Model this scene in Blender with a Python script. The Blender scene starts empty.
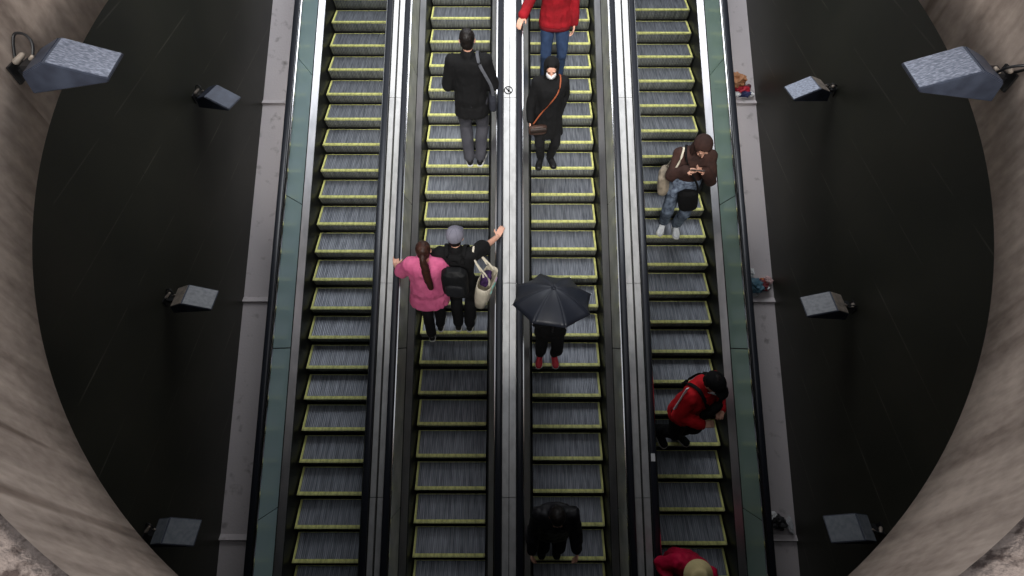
import bpy, bmesh, math, random
from mathutils import Vector, Matrix, noise
random.seed(7)
PI = math.pi
scn = bpy.context.scene
C = scn.collection

# ------------------------------------------------------------------ frame
ZC = 8.0                      # camera height above datum
TH = 0.4299                   # escalator pitch
TT = math.tan(TH)
H = 7.5716                    # camera above the nose line at Y = 0
T = 0.348; R = T * TT         # tread depth, rise
Y0 = 8.0
ESC = {1: (-2.202, 0.0), 2: (-0.7626, 0.83), 3: (0.6856, 0.91), 4: (2.150, 0.46)}
WL, WR = -3.46, 3.36          # side walls
YA, YB = -1.9, 9.4            # run of the escalators
def sl(y, h=0.0): return ZC - H + h + y * TT
def nose(e, n):
    y = Y0 - (n + ESC[e][1]) * T
    return y, sl(y)
# drum (round concrete well)
DK = 2.75; DR = 2.605; DY = 2.489; DM = 0.339
def rimz(y): return ZC - DK + DM * y
DH = 0.99                     # height of the ring wall

# ------------------------------------------------------------------ materials
def mat(name, col, rough=0.6, metal=0.0, col2=None, scale=8.0, stretch=(1, 1, 1), bump=0.0, bscale=None,
        detail=4.0, lo=0.35, hi=0.65, spec=0.5, sheen=0.0):
    m = bpy.data.materials.new(name); m.use_nodes = True
    nt = m.node_tree; b = nt.nodes['Principled BSDF']
    b.inputs['Base Color'].default_value = (*col, 1); b.inputs['Roughness'].default_value = rough
    b.inputs['Metallic'].default_value = metal; b.inputs['Specular IOR Level'].default_value = spec
    if sheen: b.inputs['Sheen Weight'].default_value = sheen
    tc = nt.nodes.new('ShaderNodeTexCoord'); mp = nt.nodes.new('ShaderNodeMapping')
    mp.inputs['Scale'].default_value = stretch
    nt.links.new(tc.outputs['Object'], mp.inputs['Vector'])
    if col2:
        n = nt.nodes.new('ShaderNodeTexNoise'); n.inputs['Scale'].default_value = scale; n.inputs['Detail'].default_value = detail
        r = nt.nodes.new('ShaderNodeValToRGB')
        r.color_ramp.elements[0].position = lo; r.color_ramp.elements[1].position = hi
        r.color_ramp.elements[0].color = (*col, 1); r.color_ramp.elements[1].color = (*col2, 1)
        nt.links.new(mp.outputs[0], n.inputs['Vector']); nt.links.new(n.outputs['Fac'], r.inputs['Fac'])
        nt.links.new(r.outputs['Color'], b.inputs['Base Color'])
    if bump:
        n2 = nt.nodes.new('ShaderNodeTexNoise'); n2.inputs['Scale'].default_value = bscale or scale * 3; n2.inputs['Detail'].default_value = 5
        bp = nt.nodes.new('ShaderNodeBump'); bp.inputs['Strength'].default_value = bump; bp.inputs['Distance'].default_value = 0.02
        nt.links.new(mp.outputs[0], n2.inputs['Vector']); nt.links.new(n2.outputs['Fac'], bp.inputs['Height'])
        nt.links.new(bp.outputs[0], b.inputs['Normal'])
    return m

def srgb(r, g, b):
    f = lambda c: (c / 255 / 12.92) if c <= 10 else ((c / 255 + 0.055) / 1.055) ** 2.4
    return (f(r), f(g), f(b))

def concrete_mat():
    m = bpy.data.materials.new('drum_concrete'); m.use_nodes = True
    nt = m.node_tree; L = nt.links; b = nt.nodes['Principled BSDF']; b.inputs['Roughness'].default_value = 0.85
    tc = nt.nodes.new('ShaderNodeTexCoord')
    # cylindrical coordinates so that board marks and stains run down the wall
    sp = nt.nodes.new('ShaderNodeSeparateXYZ'); L.new(tc.outputs['Object'], sp.inputs[0])
    at = nt.nodes.new('ShaderNodeMath'); at.operation = 'ARCTAN2'; L.new(sp.outputs[1], at.inputs[0]); L.new(sp.outputs[0], at.inputs[1])
    def streak(sa, sz, det, seed):
        ma = nt.nodes.new('ShaderNodeMath'); ma.operation = 'MULTIPLY'; ma.inputs[1].default_value = sa; L.new(at.outputs[0], ma.inputs[0])
        mz = nt.nodes.new('ShaderNodeMath'); mz.operation = 'MULTIPLY'; mz.inputs[1].default_value = sz; L.new(sp.outputs[2], mz.inputs[0])
        cb = nt.nodes.new('ShaderNodeCombineXYZ'); L.new(ma.outputs[0], cb.inputs[0]); L.new(mz.outputs[0], cb.inputs[1]); cb.inputs[2].default_value = seed
        n = nt.nodes.new('ShaderNodeTexNoise'); n.inputs['Scale'].default_value = 1; n.inputs['Detail'].default_value = det; L.new(cb.outputs[0], n.inputs['Vector'])
        return n.outputs['Fac']
    f1 = streak(9, 0.7, 4, 1.0); f2 = streak(30, 1.6, 6, 5.0); f3 = streak(60, 14.0, 10, 9.0)
    r = nt.nodes.new('ShaderNodeValToRGB'); e = r.color_ramp.elements
    e[0].position = 0.33; e[0].color = (*srgb(114, 99, 89), 1); e[1].position = 0.67; e[1].color = (*srgb(194, 177, 164), 1)
    mx = nt.nodes.new('ShaderNodeMath'); mx.operation = 'MULTIPLY_ADD'; mx.inputs[1].default_value = 0.38
    L.new(f2, mx.inputs[0])
    m2 = nt.nodes.new('ShaderNodeMath'); m2.operation = 'MULTIPLY'; m2.inputs[1].default_value = 0.4; L.new(f1, m2.inputs[0]); 
    m3 = nt.nodes.new('ShaderNodeMath'); m3.operation = 'MULTIPLY_ADD'; m3.inputs[1].default_value = 0.30; L.new(f3, m3.inputs[0]); L.new(m2.outputs[0], m3.inputs[2])
    L.new(m3.outputs[0], mx.inputs[2]); L.new(mx.outputs[0], r.inputs['Fac'])
    # narrow dark run-off stains
    f4 = streak(13, 0.35, 3, 21.0)
    r4 = nt.nodes.new('ShaderNodeValToRGB'); e = r4.color_ramp.elements
    e[0].position = 0.335; e[0].color = (0.38, 0.33, 0.3, 1); e[1].position = 0.40; e[1].color = (1, 1, 1, 1)
    L.new(f4, r4.inputs['Fac'])
    mm = nt.nodes.new('ShaderNodeMix'); mm.data_type = 'RGBA'; mm.blend_type = 'MULTIPLY'; mm.inputs['Factor'].default_value = 0.85
    L.new(r.outputs[0], mm.inputs['A']); L.new(r4.outputs[0], mm.inputs['B']); L.new(mm.outputs['Result'], b.inputs['Base Color'])
    bp = nt.nodes.new('ShaderNodeBump'); bp.inputs['Strength'].default_value = 0.35; bp.inputs['Distance'].default_value = 0.02
    L.new(mx.outputs[0], bp.inputs['Height']); L.new(bp.outputs[0], b.inputs['Normal'])
    return m

def wall_mat(yj):
    """near-black cladding with thin pale joints at regular heights and a few upright ones"""
    m = bpy.data.materials.new('dark_cladding'); m.use_nodes = True
    nt = m.node_tree; L = nt.links; b = nt.nodes['Principled BSDF']
    b.inputs['Roughness'].default_value = 0.42; b.inputs['Specular IOR Level'].default_value = 0.35
    tc = nt.nodes.new('ShaderNodeTexCoord'); sp = nt.nodes.new('ShaderNodeSeparateXYZ'); L.new(tc.outputs['Object'], sp.inputs[0])
    def math_(op, a, v=None, w=None):
        n = nt.nodes.new('ShaderNodeMath'); n.operation = op; L.new(a, n.inputs[0])
        if v is not None: n.inputs[1].default_value = v
        return n.outputs[0]
    def joint(src, off, step, wid):
        a = math_('ADD', src, -off); a = math_('DIVIDE', a, step); a = math_('FRACT', a)
        a = math_('SUBTRACT', a, 0.5); a = math_('ABSOLUTE', a)
        return math_('GREATER_THAN', a, 0.5 - wid / step / 2)
    jz = joint(sp.outputs[2], ZC - 2.9, 0.55, 0.012)
    jy = joint(sp.outputs[1], 1.25, 2.53, 0.012)
    n = nt.nodes.new('ShaderNodeTexNoise'); n.inputs['Scale'].default_value = 0.9; n.inputs['Detail'].default_value = 6; L.new(tc.outputs['Object'], n.inputs['Vector'])
    r = nt.nodes.new('ShaderNodeValToRGB'); e = r.color_ramp.elements
    e[0].position = 0.3; e[0].color = (*srgb(37, 38, 32), 1); e[1].position = 0.75; e[1].color = (*srgb(54, 53, 45), 1)
    L.new(n.outputs['Fac'], r.inputs['Fac'])
    n5 = nt.nodes.new('ShaderNodeTexNoise'); n5.inputs['Scale'].default_value = 2.3; L.new(tc.outputs['Object'], n5.inputs['Vector'])
    fade = math_('SUBTRACT', n5.outputs['Fac'], 0.42)
    fade = math_('MULTIPLY', fade, 2.5); nt.nodes[-1].use_clamp = True
    mul = nt.nodes.new('ShaderNodeMath'); mul.operation = 'MULTIPLY'; L.new(jz, mul.inputs[0]); L.new(fade, mul.inputs[1])
    mx = nt.nodes.new('ShaderNodeMix'); mx.data_type = 'RGBA'; L.new(mul.outputs[0], mx.inputs['Factor'])
    L.new(r.outputs[0], mx.inputs['A']); mx.inputs['B'].default_value = (*srgb(92, 90, 80), 1)
    mx2 = nt.nodes.new('ShaderNodeMix'); mx2.data_type = 'RGBA'; L.new(jy, mx2.inputs['Factor'])
    L.new(mx.outputs['Result'], mx2.inputs['A']); mx2.inputs['B'].default_value = (*srgb(46, 46, 40), 1)
    L.new(mx2.outputs['Result'], b.inputs['Base Color'])
    return m

def tread_mat(name, c1, c2, dark):
    m = bpy.data.materials.new(name); m.use_nodes = True
    nt = m.node_tree; L = nt.links; b = nt.nodes['Principled BSDF']; b.inputs['Roughness'].default_value = 0.42; b.inputs['Metallic'].default_value = 0.55
    tc = nt.nodes.new('ShaderNodeTexCoord'); oi = nt.nodes.new('ShaderNodeObjectInfo')
    ad = nt.nodes.new('ShaderNodeVectorMath'); ad.operation = 'ADD'; L.new(tc.outputs['Object'], ad.inputs[0])
    sc = nt.nodes.new('ShaderNodeVectorMath'); sc.operation = 'SCALE'; L.new(oi.outputs['Random'], sc.inputs['Scale']); sc.inputs[0].default_value = (0, 3, 7); L.new(sc.outputs[0], ad.inputs[1])
    mp = nt.nodes.new('ShaderNodeMapping'); mp.inputs['Scale'].default_value = (26, 2.2, 2.2); L.new(ad.outputs[0], mp.inputs['Vector'])
    n = nt.nodes.new('ShaderNodeTexNoise'); n.inputs['Scale'].default_value = 1.6; n.inputs['Detail'].default_value = 5; L.new(mp.outputs[0], n.inputs['Vector'])
    r = nt.nodes.new('ShaderNodeValToRGB'); e = r.color_ramp.elements
    e[0].position = 0.32; e[0].color = (*c1, 1); e[1].position = 0.68; e[1].color = (*c2, 1); L.new(n.outputs['Fac'], r.inputs['Fac'])
    w = nt.nodes.new('ShaderNodeTexWave'); w.wave_type = 'BANDS'; w.bands_direction = 'X'; w.inputs['Scale'].default_value = 14.0; L.new(tc.outputs['Object'], w.inputs['Vector'])
    mp3 = nt.nodes.new('ShaderNodeMapping'); mp3.inputs['Scale'].default_value = (9, 0.15, 0.15); L.new(tc.outputs['Object'], mp3.inputs['Vector'])
    n3 = nt.nodes.new('ShaderNodeTexNoise'); n3.inputs['Scale'].default_value = 1.1; n3.inputs['Detail'].default_value = 3; L.new(mp3.outputs[0], n3.inputs['Vector'])
    r3 = nt.nodes.new('ShaderNodeValToRGB'); e = r3.color_ramp.elements
    e[0].position = 0.33; e[0].color = (0.45, 0.45, 0.45, 1); e[1].position = 0.42; e[1].color = (1, 1, 1, 1); L.new(n3.outputs['Fac'], r3.inputs['Fac'])
    mx = nt.nodes.new('ShaderNodeMix'); mx.data_type = 'RGBA'; mx.blend_type = 'MULTIPLY'; mx.inputs['Factor'].default_value = dark
    L.new(r.outputs[0], mx.inputs['A']); L.new(w.outputs['Color'], mx.inputs['B'])
    m2 = nt.nodes.new('ShaderNodeMix'); m2.data_type = 'RGBA'; m2.blend_type = 'MULTIPLY'; m2.inputs['Factor'].default_value = 0.8
    L.new(mx.outputs['Result'], m2.inputs['A']); L.new(r3.outputs[0], m2.inputs['B']); L.new(m2.outputs['Result'], b.inputs['Base Color'])
    bp = nt.nodes.new('ShaderNodeBump'); bp.inputs['Strength'].default_value = 0.5; bp.inputs['Distance'].default_value = 0.006
    L.new(w.outputs['Fac'], bp.inputs['Height']); L.new(bp.outputs[0], b.inputs['Normal'])
    return m

M = {}
M['concrete'] = concrete_mat()
M['wall'] = wall_mat(None)
M['aggregate'] = mat('rough_parapet_concrete', srgb(60, 48, 44), 0.9, col2=srgb(120, 108, 102), scale=24, bump=0.8, bscale=40, lo=0.36, hi=0.5)
M['stone'] = mat('ledge_stone', srgb(132, 124, 122), 0.75, col2=srgb(206, 198, 199), scale=7, bump=0.15, bscale=40, lo=0.20, hi=0.40, detail=10)
M['tread'] = tread_mat('step_tread_metal', srgb(92, 96, 104), srgb(140, 144, 152), 0.25)
M['riser'] = tread_mat('step_riser_metal', srgb(112, 115, 112), srgb(158, 161, 156), 0.5)
M['yellow'] = mat('yellow_demarcation', srgb(206, 206, 126), 0.6, col2=srgb(150, 152, 88), scale=9, stretch=(3, 1, 1), lo=0.42, hi=0.7, detail=3)
M['steel'] = mat('brushed_deck_steel', (0.68, 0.67, 0.69), 0.30, 0.95, col2=(0.50, 0.50, 0.52), scale=3, stretch=(3, 1, 1), lo=0.4, hi=0.75, bump=0.03, bscale=8, detail=7)
M['whitedeck'] = mat('pale_deck_plate', (0.52, 0.52, 0.52), 0.42, 0.6, col2=(0.36, 0.36, 0.36), scale=5, stretch=(2, 1, 1), lo=0.45, hi=0.75, detail=8)
M['bright'] = mat('polished_trim', (0.85, 0.85, 0.87), 0.16, 1.0)
M['skirt'] = mat('black_skirt', (0.016, 0.017, 0.016), 0.4, 0.3)
M['rubber'] = mat('black_handrail_rubber', (0.014, 0.016, 0.022), 0.33, spec=0.6)
M['teal'] = mat('teal_glass_panel', srgb(166, 192, 196), 0.14, 0.0, col2=srgb(172, 198, 198), scale=1.2, spec=0.6)
M['green'] = mat('green_glass_panel', srgb(146, 172, 162), 0.14, 0.0, col2=srgb(154, 180, 166), scale=1.2, spec=0.6)
M['greige'] = mat('stained_balustrade_steel', srgb(170, 172, 162), 0.35, 0.25, col2=srgb(204, 204, 194), scale=4, lo=0.35, hi=0.6, detail=8)
M['joint'] = mat('dark_joint', (0.02, 0.02, 0.018), 0.7)
M['floor'] = mat('landing_plate', srgb(90, 90, 92), 0.45, 0.5, col2=srgb(60, 60, 62), scale=20)
M['ceil'] = mat('soffit_concrete', srgb(70, 66, 62), 0.9, col2=srgb(90, 86, 80), scale=2)
M['lamp'] = mat('lamp_grey_metal', srgb(62, 68, 82), 0.45, 0.35, col2=srgb(44, 48, 60), scale=9, lo=0.3, hi=0.7)
M['lampglass'] = mat('speckled_lamp_lid', srgb(84, 90, 104), 0.35, 0.3, col2=srgb(150, 156, 172), scale=60, stretch=(0.5, 1.6, 1), lo=0.40, hi=0.8, detail=8)
M['lamppale'] = mat('pale_lamp_lid', srgb(128, 130, 134), 0.6, 0.1, col2=srgb(150, 152, 156), scale=25, lo=0.3, hi=0.6, detail=6)
M['lampshaded'] = mat('shaded_lamp_lid', srgb(92, 98, 104), 0.6, 0.1, col2=srgb(108, 112, 118), scale=20)  # darker copy of the lids; shade on the lowest lamps put into colour
M['lamptan'] = mat('tan_lamp_back', srgb(150, 138, 126), 0.6, 0.1, col2=srgb(120, 112, 104), scale=20)
M['black'] = mat('black_metal', (0.008, 0.008, 0.009), 0.5)
M['skin'] = mat('skin', srgb(196, 146, 124), 0.55, col2=srgb(206, 160, 138), scale=12)

# ------------------------------------------------------------------ mesh helpers
def obj(name, bm, m, parent=None, smooth=False, loc=None):
    me = bpy.data.meshes.new(name); bm.normal_update(); bm.to_mesh(me); bm.free()
    if smooth:
        for p in me.polygons: p.use_smooth = True
    o = bpy.data.objects.new(name, me); C.objects.link(o)
    ms = m if isinstance(m, (list, tuple)) else [m]
    for k in ms: me.materials.append(k)
    if parent: o.parent = parent
    if loc: o.location = loc
    return o
def thing(name, label, cat, loc=(0, 0, 0), rotz=0.0, group=None):
    o = bpy.data.objects.new(name, None); C.objects.link(o); o.empty_display_size = 0.1
    o.location = loc; o.rotation_euler = (0, 0, rotz); return tag(o, label, cat, group)
def tag(o, label, cat, group=None):
    o['label'] = label; o['category'] = cat
    if group: o['group'] = group
    return o
def struct(name, bm, m, **k):
    o = obj(name, bm, m, **k); o['kind'] = 'structure'; return o
def box(bm, x0, x1, y0, y1, z0, z1, shear=0.0, mi=0):
    v = [bm.verts.new((x, y, z + y * shear)) for x in (x0, x1) for y in (y0, y1) for z in (z0, z1)]
    for f in ((0, 1, 3, 2), (4, 6, 7, 5), (0, 4, 5, 1), (2, 3, 7, 6), (0, 2, 6, 4), (1, 5, 7, 3)):
        fc = bm.faces.new([v[i] for i in f]); fc.material_index = mi
    return v
def prism(bm, prof, y0, y1, shear=TT, seg=1, skew=0.0):
    """profile [(x, z)] extruded along the slope; skew tilts the end faces square to the slope"""
    rings = []
    for k in range(seg + 1):
        yy = y0 + (y1 - y0) * k / seg
        rings.append([bm.verts.new((x, yy - skew * z, z + (yy - skew * z) * shear)) for x, z in prof])
    n = len(prof)
    for a, b in zip(rings, rings[1:]):
        for i in range(n): bm.faces.new((a[i], a[(i + 1) % n], b[(i + 1) % n], b[i]))
    bm.faces.new(rings[0][::-1]); bm.faces.new(rings[-1])
    bmesh.ops.recalc_face_normals(bm, faces=bm.faces)
def loft(bm, rings, n=16, p=2.0):
    """rings: (centre, axis_u * ru, axis_v * rv)"""
    prev = None; first = None
    for c, u, v in rings:
        cur = []
        for i in range(n):
            a = 2 * PI * i / n; ca, sa = math.cos(a), math.sin(a)
            fu = math.copysign(abs(ca) ** (2 / p), ca); fv = math.copysign(abs(sa) ** (2 / p), sa)
            cur.append(bm.verts.new(c + u * fu + v * fv))
        if prev:
            for i in range(n): bm.faces.new((prev[i], prev[(i + 1) % n], cur[(i + 1) % n], cur[i]))
        else: first = cur
        prev = cur
    bm.faces.new(first[::-1]); bm.faces.new(prev)
def frame(d):
    d = d.normalized(); a = Vector((0, 0, 1)) if abs(d.z) < 0.9 else Vector((0, 1, 0))
    u = d.cross(a).normalized(); return u, d.cross(u).normalized()
def cap(bm, p0, r0, p1, r1, n=12, flat=1.0, fa=None):
    p0 = Vector(p0); p1 = Vector(p1); d = p1 - p0
    if d.length < 1e-5: d = Vector((0, 0, 1e-4))
    dn = d.normalized()
    u, v = frame(d)
    if fa is not None:
        v = (Vector(fa) - dn * dn.dot(Vector(fa))).normalized(); u = dn.cross(v)
    rs = []
    for k in (0.05, 0.5, 0.87):
        s = math.sqrt(1 - (1 - k) ** 2) if False else math.sin(k * PI / 2)
        rs.append((p0 - dn * r0 * math.cos(k * PI / 2), u * r0 * s, v * r0 * s * flat))
    rs.append((p0, u * r0, v * r0 * flat)); rs.append((p1, u * r1, v * r1 * flat))
    for k in (0.87, 0.5, 0.05):
        s = math.sin(k * PI / 2)
        rs.append((p1 + dn * r1 * math.cos(k * PI / 2), u * r1 * s, v * r1 * s * flat))
    loft(bm, rs, n)
def ball(bm, c, rx, ry, rz, rot=None, sub=2):
    r = bmesh.ops.create_icosphere(bm, subdivisions=sub, radius=1.0)
    mtx = Matrix.Translation(Vector(c)) @ (rot.to_4x4() if rot else Matrix()) @ Matrix.Diagonal((rx, ry, rz, 1))
    bmesh.ops.transform(bm, matrix=mtx, verts=r['verts']); return r['verts']
def tube(bm, pts, r, n=8):
    pts = [Vector(p) for p in pts]
    rs = []
    pu = None
    for i, p in enumerate(pts):
        d = (pts[min(i + 1, len(pts) - 1)] - pts[max(i - 1, 0)]).normalized()
        if pu is None: u, v = frame(d)
        else:
            u = (pu - d * pu.dot(d)).normalized(); v = d.cross(u)
        pu = u; rr = r[i] if isinstance(r, (list, tuple)) else r
        rs.append((p, u * rr, v * rr))
    loft(bm, rs, n)
def spline(pts, k=5):
    pts = [Vector(p) for p in pts]; out = []
    for i in range(len(pts) - 1):
        a = pts[max(i - 1, 0)]; b = pts[i]; c = pts[i + 1]; d = pts[min(i + 2, len(pts) - 1)]
        for j in range(k):
            t = j / k
            out.append(0.5 * ((2 * b) + (c - a) * t + (2 * a - 5 * b + 4 * c - d) * t * t + (3 * b - a - 3 * c + d) * t ** 3))
    out.append(pts[-1]); return out
def remesh(bm, vox, smooth=2, fold=0.0, ffreq=9.0, seed=0.0, stretch=(1, 1, 0.45)):
    """union of overlapping closed shapes into one continuous surface"""
    me = bpy.data.meshes.new('tmp'); bmesh.ops.recalc_face_normals(bm, faces=bm.faces); bm.to_mesh(me); bm.free()
    o = bpy.data.objects.new('tmp', me); C.objects.link(o)
    md = o.modifiers.new('r', 'REMESH'); md.mode = 'VOXEL'; md.voxel_size = vox
    dg = bpy.context.evaluated_depsgraph_get(); dg.update()
    me2 = bpy.data.meshes.new_from_object(o.evaluated_get(dg))
    bpy.data.objects.remove(o); bpy.data.meshes.remove(me)
    b2 = bmesh.new(); b2.from_mesh(me2); bpy.data.meshes.remove(me2)
    for _ in range(smooth): bmesh.ops.smooth_vert(b2, verts=b2.verts, factor=0.5, use_axis_x=True, use_axis_y=True, use_axis_z=True)
    if fold:
        b2.normal_update()
        for v in b2.verts:
            q = Vector((v.co.x * stretch[0], v.co.y * stretch[1], v.co.z * stretch[2])) * ffreq + Vector((seed, seed * 2, 0))
            t = noise.noise(q) + 0.5 * noise.noise(q * 2.3)
            v.co += v.normal * fold * (1 - 2 * abs(t)) 
    return b2

# ------------------------------------------------------------------ the setting
def grid_wall(name, x, y0, y1, ztop, zbot, thick):
    bm = bmesh.new()
    s = 1 if x > 0 else -1
    p = [(y0, zbot(y0)), (y1, zbot(y1)), (y1, ztop(y1)), (y0, ztop(y0))]
    a = [bm.verts.new((x, y, z)) for y, z in p]; b = [bm.verts.new((x + s * thick, y, z)) for y, z in p]
    bm.faces.new(a); bm.faces.new(b)
    for i in range(4): bm.faces.new((a[i], a[(i + 1) % 4], b[(i + 1) % 4], b[i]))
    bmesh.ops.recalc_face_normals(bm, faces=bm.faces)
    return struct(name, bm, M['wall'])
wtop = lambda y: rimz(y)
grid_wall('wall_left', WL, -4.0, 12.5, wtop, lambda y: sl(y, -1.2), 0.3)
grid_wall('wall_right', WR, -4.0, 12.5, wtop, lambda y: sl(y, -1.2), 0.3)
# soffit slab with a round hole, and the ring wall (drum) standing on it
def ring_slab(name, z0, z1, r, x0, x1, y0, y1, m, n=96):
    bm = bmesh.new(); out = []
    for zo in (z0, z1):
        inner = []; outer = []
        for i in range(n):
            a = 2 * PI * i / n; cx, cy = math.cos(a), math.sin(a)
            inner.append(bm.verts.new((r * cx, DY + r * cy, rimz(DY + r * cy) + zo)))
            t = min((x1 if cx > 0 else -x0) / max(abs(cx), 1e-6), ((y1 - DY) if cy > 0 else (DY - y0)) / max(abs(cy), 1e-6))
            yy = DY + t * cy
            outer.append(bm.verts.new((t * cx, yy, rimz(yy) + zo)))
        out.append((inner, outer))
    (i0, o0), (i1, o1) = out
    for k in range(n):
        j = (k + 1) % n
        bm.faces.new((i0[k], i0[j], o0[j], o0[k])); bm.faces.new((i1[k], o1[k], o1[j], i1[j]))
        bm.faces.new((i0[k], i1[k], i1[j], i0[j])); bm.faces.new((o0[k], o0[j], o1[j], o1[k]))
    bmesh.ops.recalc_face_normals(bm, faces=bm.faces)
    return struct(name, bm, m)
ring_slab('ceiling', 0.005, 0.33, DR + 0.02, -6.5, 6.5, -4.0, DY + DR + 0.45, M['ceil'])  # unseen slab, shaped to block the sky except at hole and upper run
bm = bmesh.new(); n = 192; rw = 0.42
rows = []
prof = [(DR, 0.0), (DR, 0.3), (DR, 0.6), (DR, DH - 0.05), (DR + 0.02, DH - 0.015), (DR + 0.06, DH), (DR + rw * .5, DH + .01), (DR + rw - 0.05, DH), (DR + rw, DH - 0.05), (DR + rw, 0.3), (DR + rw, 0.0)]
for r_, h_ in prof:
    row = []
    for i in range(n):
        a = 2 * PI * i / n; y = r_ * math.sin(a)
        row.append(bm.verts.new((r_ * math.cos(a), y, DM * y + h_)))
    rows.append(row)
for q, (a, b) in enumerate(zip(rows, rows[1:] + rows[:1])):
    for i in range(n):
        f = bm.faces.new((a[i], a[(i + 1) % n], b[(i + 1) % n], b[i])); f.smooth = True
        f.material_index = 1 if 3 <= q <= 7 else 0
bmesh.ops.recalc_face_normals(bm, faces=bm.faces)
struct('wall_drum', bm, [M['concrete'], M['aggregate']], loc=(0, DY, ZC - DK + DM * DY))
# unseen lower end wall, added to shut out sky light, and landings
bm = bmesh.new(); box(bm, WL - 0.3, WR + 0.3, -4.3, -4.0, -2.6, rimz(-4.0) + 0.33); struct('wall_front', bm, M['wall'])
zlow = sl(YA) + 0.02; zhi = sl(YB) + 0.02
bm = bmesh.new(); box(bm, WL, WR, -4.0, YA, zlow - 0.25, zlow); struct('floor', bm, M['floor'])
bm = bmesh.new(); box(bm, WL, WR, YB, 12.5, zhi - 0.25, zhi); struct('floor.001', bm, M['floor'])
# slope slab under everything
bm = bmesh.new(); prism(bm, [(WL, -0.75), (WR, -0.75), (WR, -0.6), (WL, -0.6)], YA, YB); bmesh.ops.translate(bm, vec=(0, 0, ZC - H), verts=bm.verts); struct('floor.002', bm, M['joint'])

# stone ledges along both walls, with raised cross lips
LIPS = [-1.25, 1.27, 3.86, 6.38, 8.9]
def ledge(name, xo, xi):
    bm = bmesh.new(); z = 0.13
    ys = [YA] + LIPS + [YB]
    for a, b in zip(ys, ys[1:]):
        prism(bm, [(xo, -0.6), (xi, -0.6), (xi, z), (xo, z)], a + 0.004, b - 0.004)
    bmesh.ops.translate(bm, vec=(0, 0, ZC - H), verts=bm.verts)
    L = struct(name, bm, M['stone'])
    for y in LIPS:
        b2 = bmesh.new(); s = 0.02 if xo < xi else -0.02
        x0, x1 = min(xo, xi), max(xo, xi)
        box(b2, x0, x1, y - 0.03, y + 0.035, sl(y, z) - 0.03, sl(y, z) + 0.024, 0)
        o = obj('stone_lip', b2, M['stone'], L); o['label'] = 'raised stone lip across the ledge'
    return L
ledge('trim_1', WL, ESC[1][0] - 0.70); ledge('trim_2', WR, ESC[4][0] + 0.70)

# ------------------------------------------------------------------ escalators
def step_mesh():
    bm = bmesh.new(); hw = 0.432
    # tread block
    box(bm, -hw, hw, 0.0, T - 0.004, -0.03, 0.0, mi=0)
    # curved riser under the nose
    seg = 5; prev = None
    for k in range(seg + 1):
        t = k / seg; z = -0.004 - (R + 0.02) * t; y = 0.002 + 0.05 * t ** 2.2
        cur = (bm.verts.new((-hw, y, z)), bm.verts.new((hw, y, z)), bm.verts.new((-hw, y + 0.02, z)), bm.verts.new((hw, y + 0.02, z)))
        if prev:
            mi_ = 2 if k == seg else 1  # dark gap at the riser base is painted onto the lowest strip
            f = bm.faces.new((prev[0], cur[0], cur[1], prev[1])); f.material_index = mi_
            f = bm.faces.new((prev[2], prev[3], cur[3], cur[2])); f.material_index = mi_
        prev = cur
    return bm
def yellow_mesh(sd):
    bm = bmesh.new(); hw = 0.432; z0, z1 = -0.012, 0.004
    nt_ = 60
    for i in range(nt_):     # toothed front line
        x = -hw + 2 * hw * i / nt_; w = 2 * hw / nt_
        box(bm, x, x + w * 0.62, -0.004, 0.040, z0, z1)
    box(bm, -hw, hw, 0.012, 0.040, z0, z1 - 0.001)
    x0, x1 = (-hw, -hw + 0.026) if sd < 0 else (hw - 0.026, hw)
    box(bm, x0, x1, 0.04, T - 0.006, z0, z1 - 0.001)
    box(bm, -hw + (.026 if sd < 0 else 0), hw - (.026 if sd > 0 else 0), T - 0.014, T - 0.006, z0, z1 - 0.002)
    return bm
STEP = None; YEL = {}
PJ = [-1.73, -0.03, 1.67, 3.37, 5.07, 6.77, 8.47, 9.2]      # joints between balustrade panels
def lift(bm): bmesh.ops.translate(bm, vec=(0, 0, ZC - H), verts=bm.verts)
labels = {1: 'leftmost escalator, empty of riders, with teal panel on its outer side',
          2: 'second escalator from the left, carrying the pair with pink top and grey cap',
          3: 'third escalator from the left, carrying the rider under the black umbrella',
          4: 'rightmost escalator, with green panel on its outer side and red-jacketed rider'}
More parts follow.
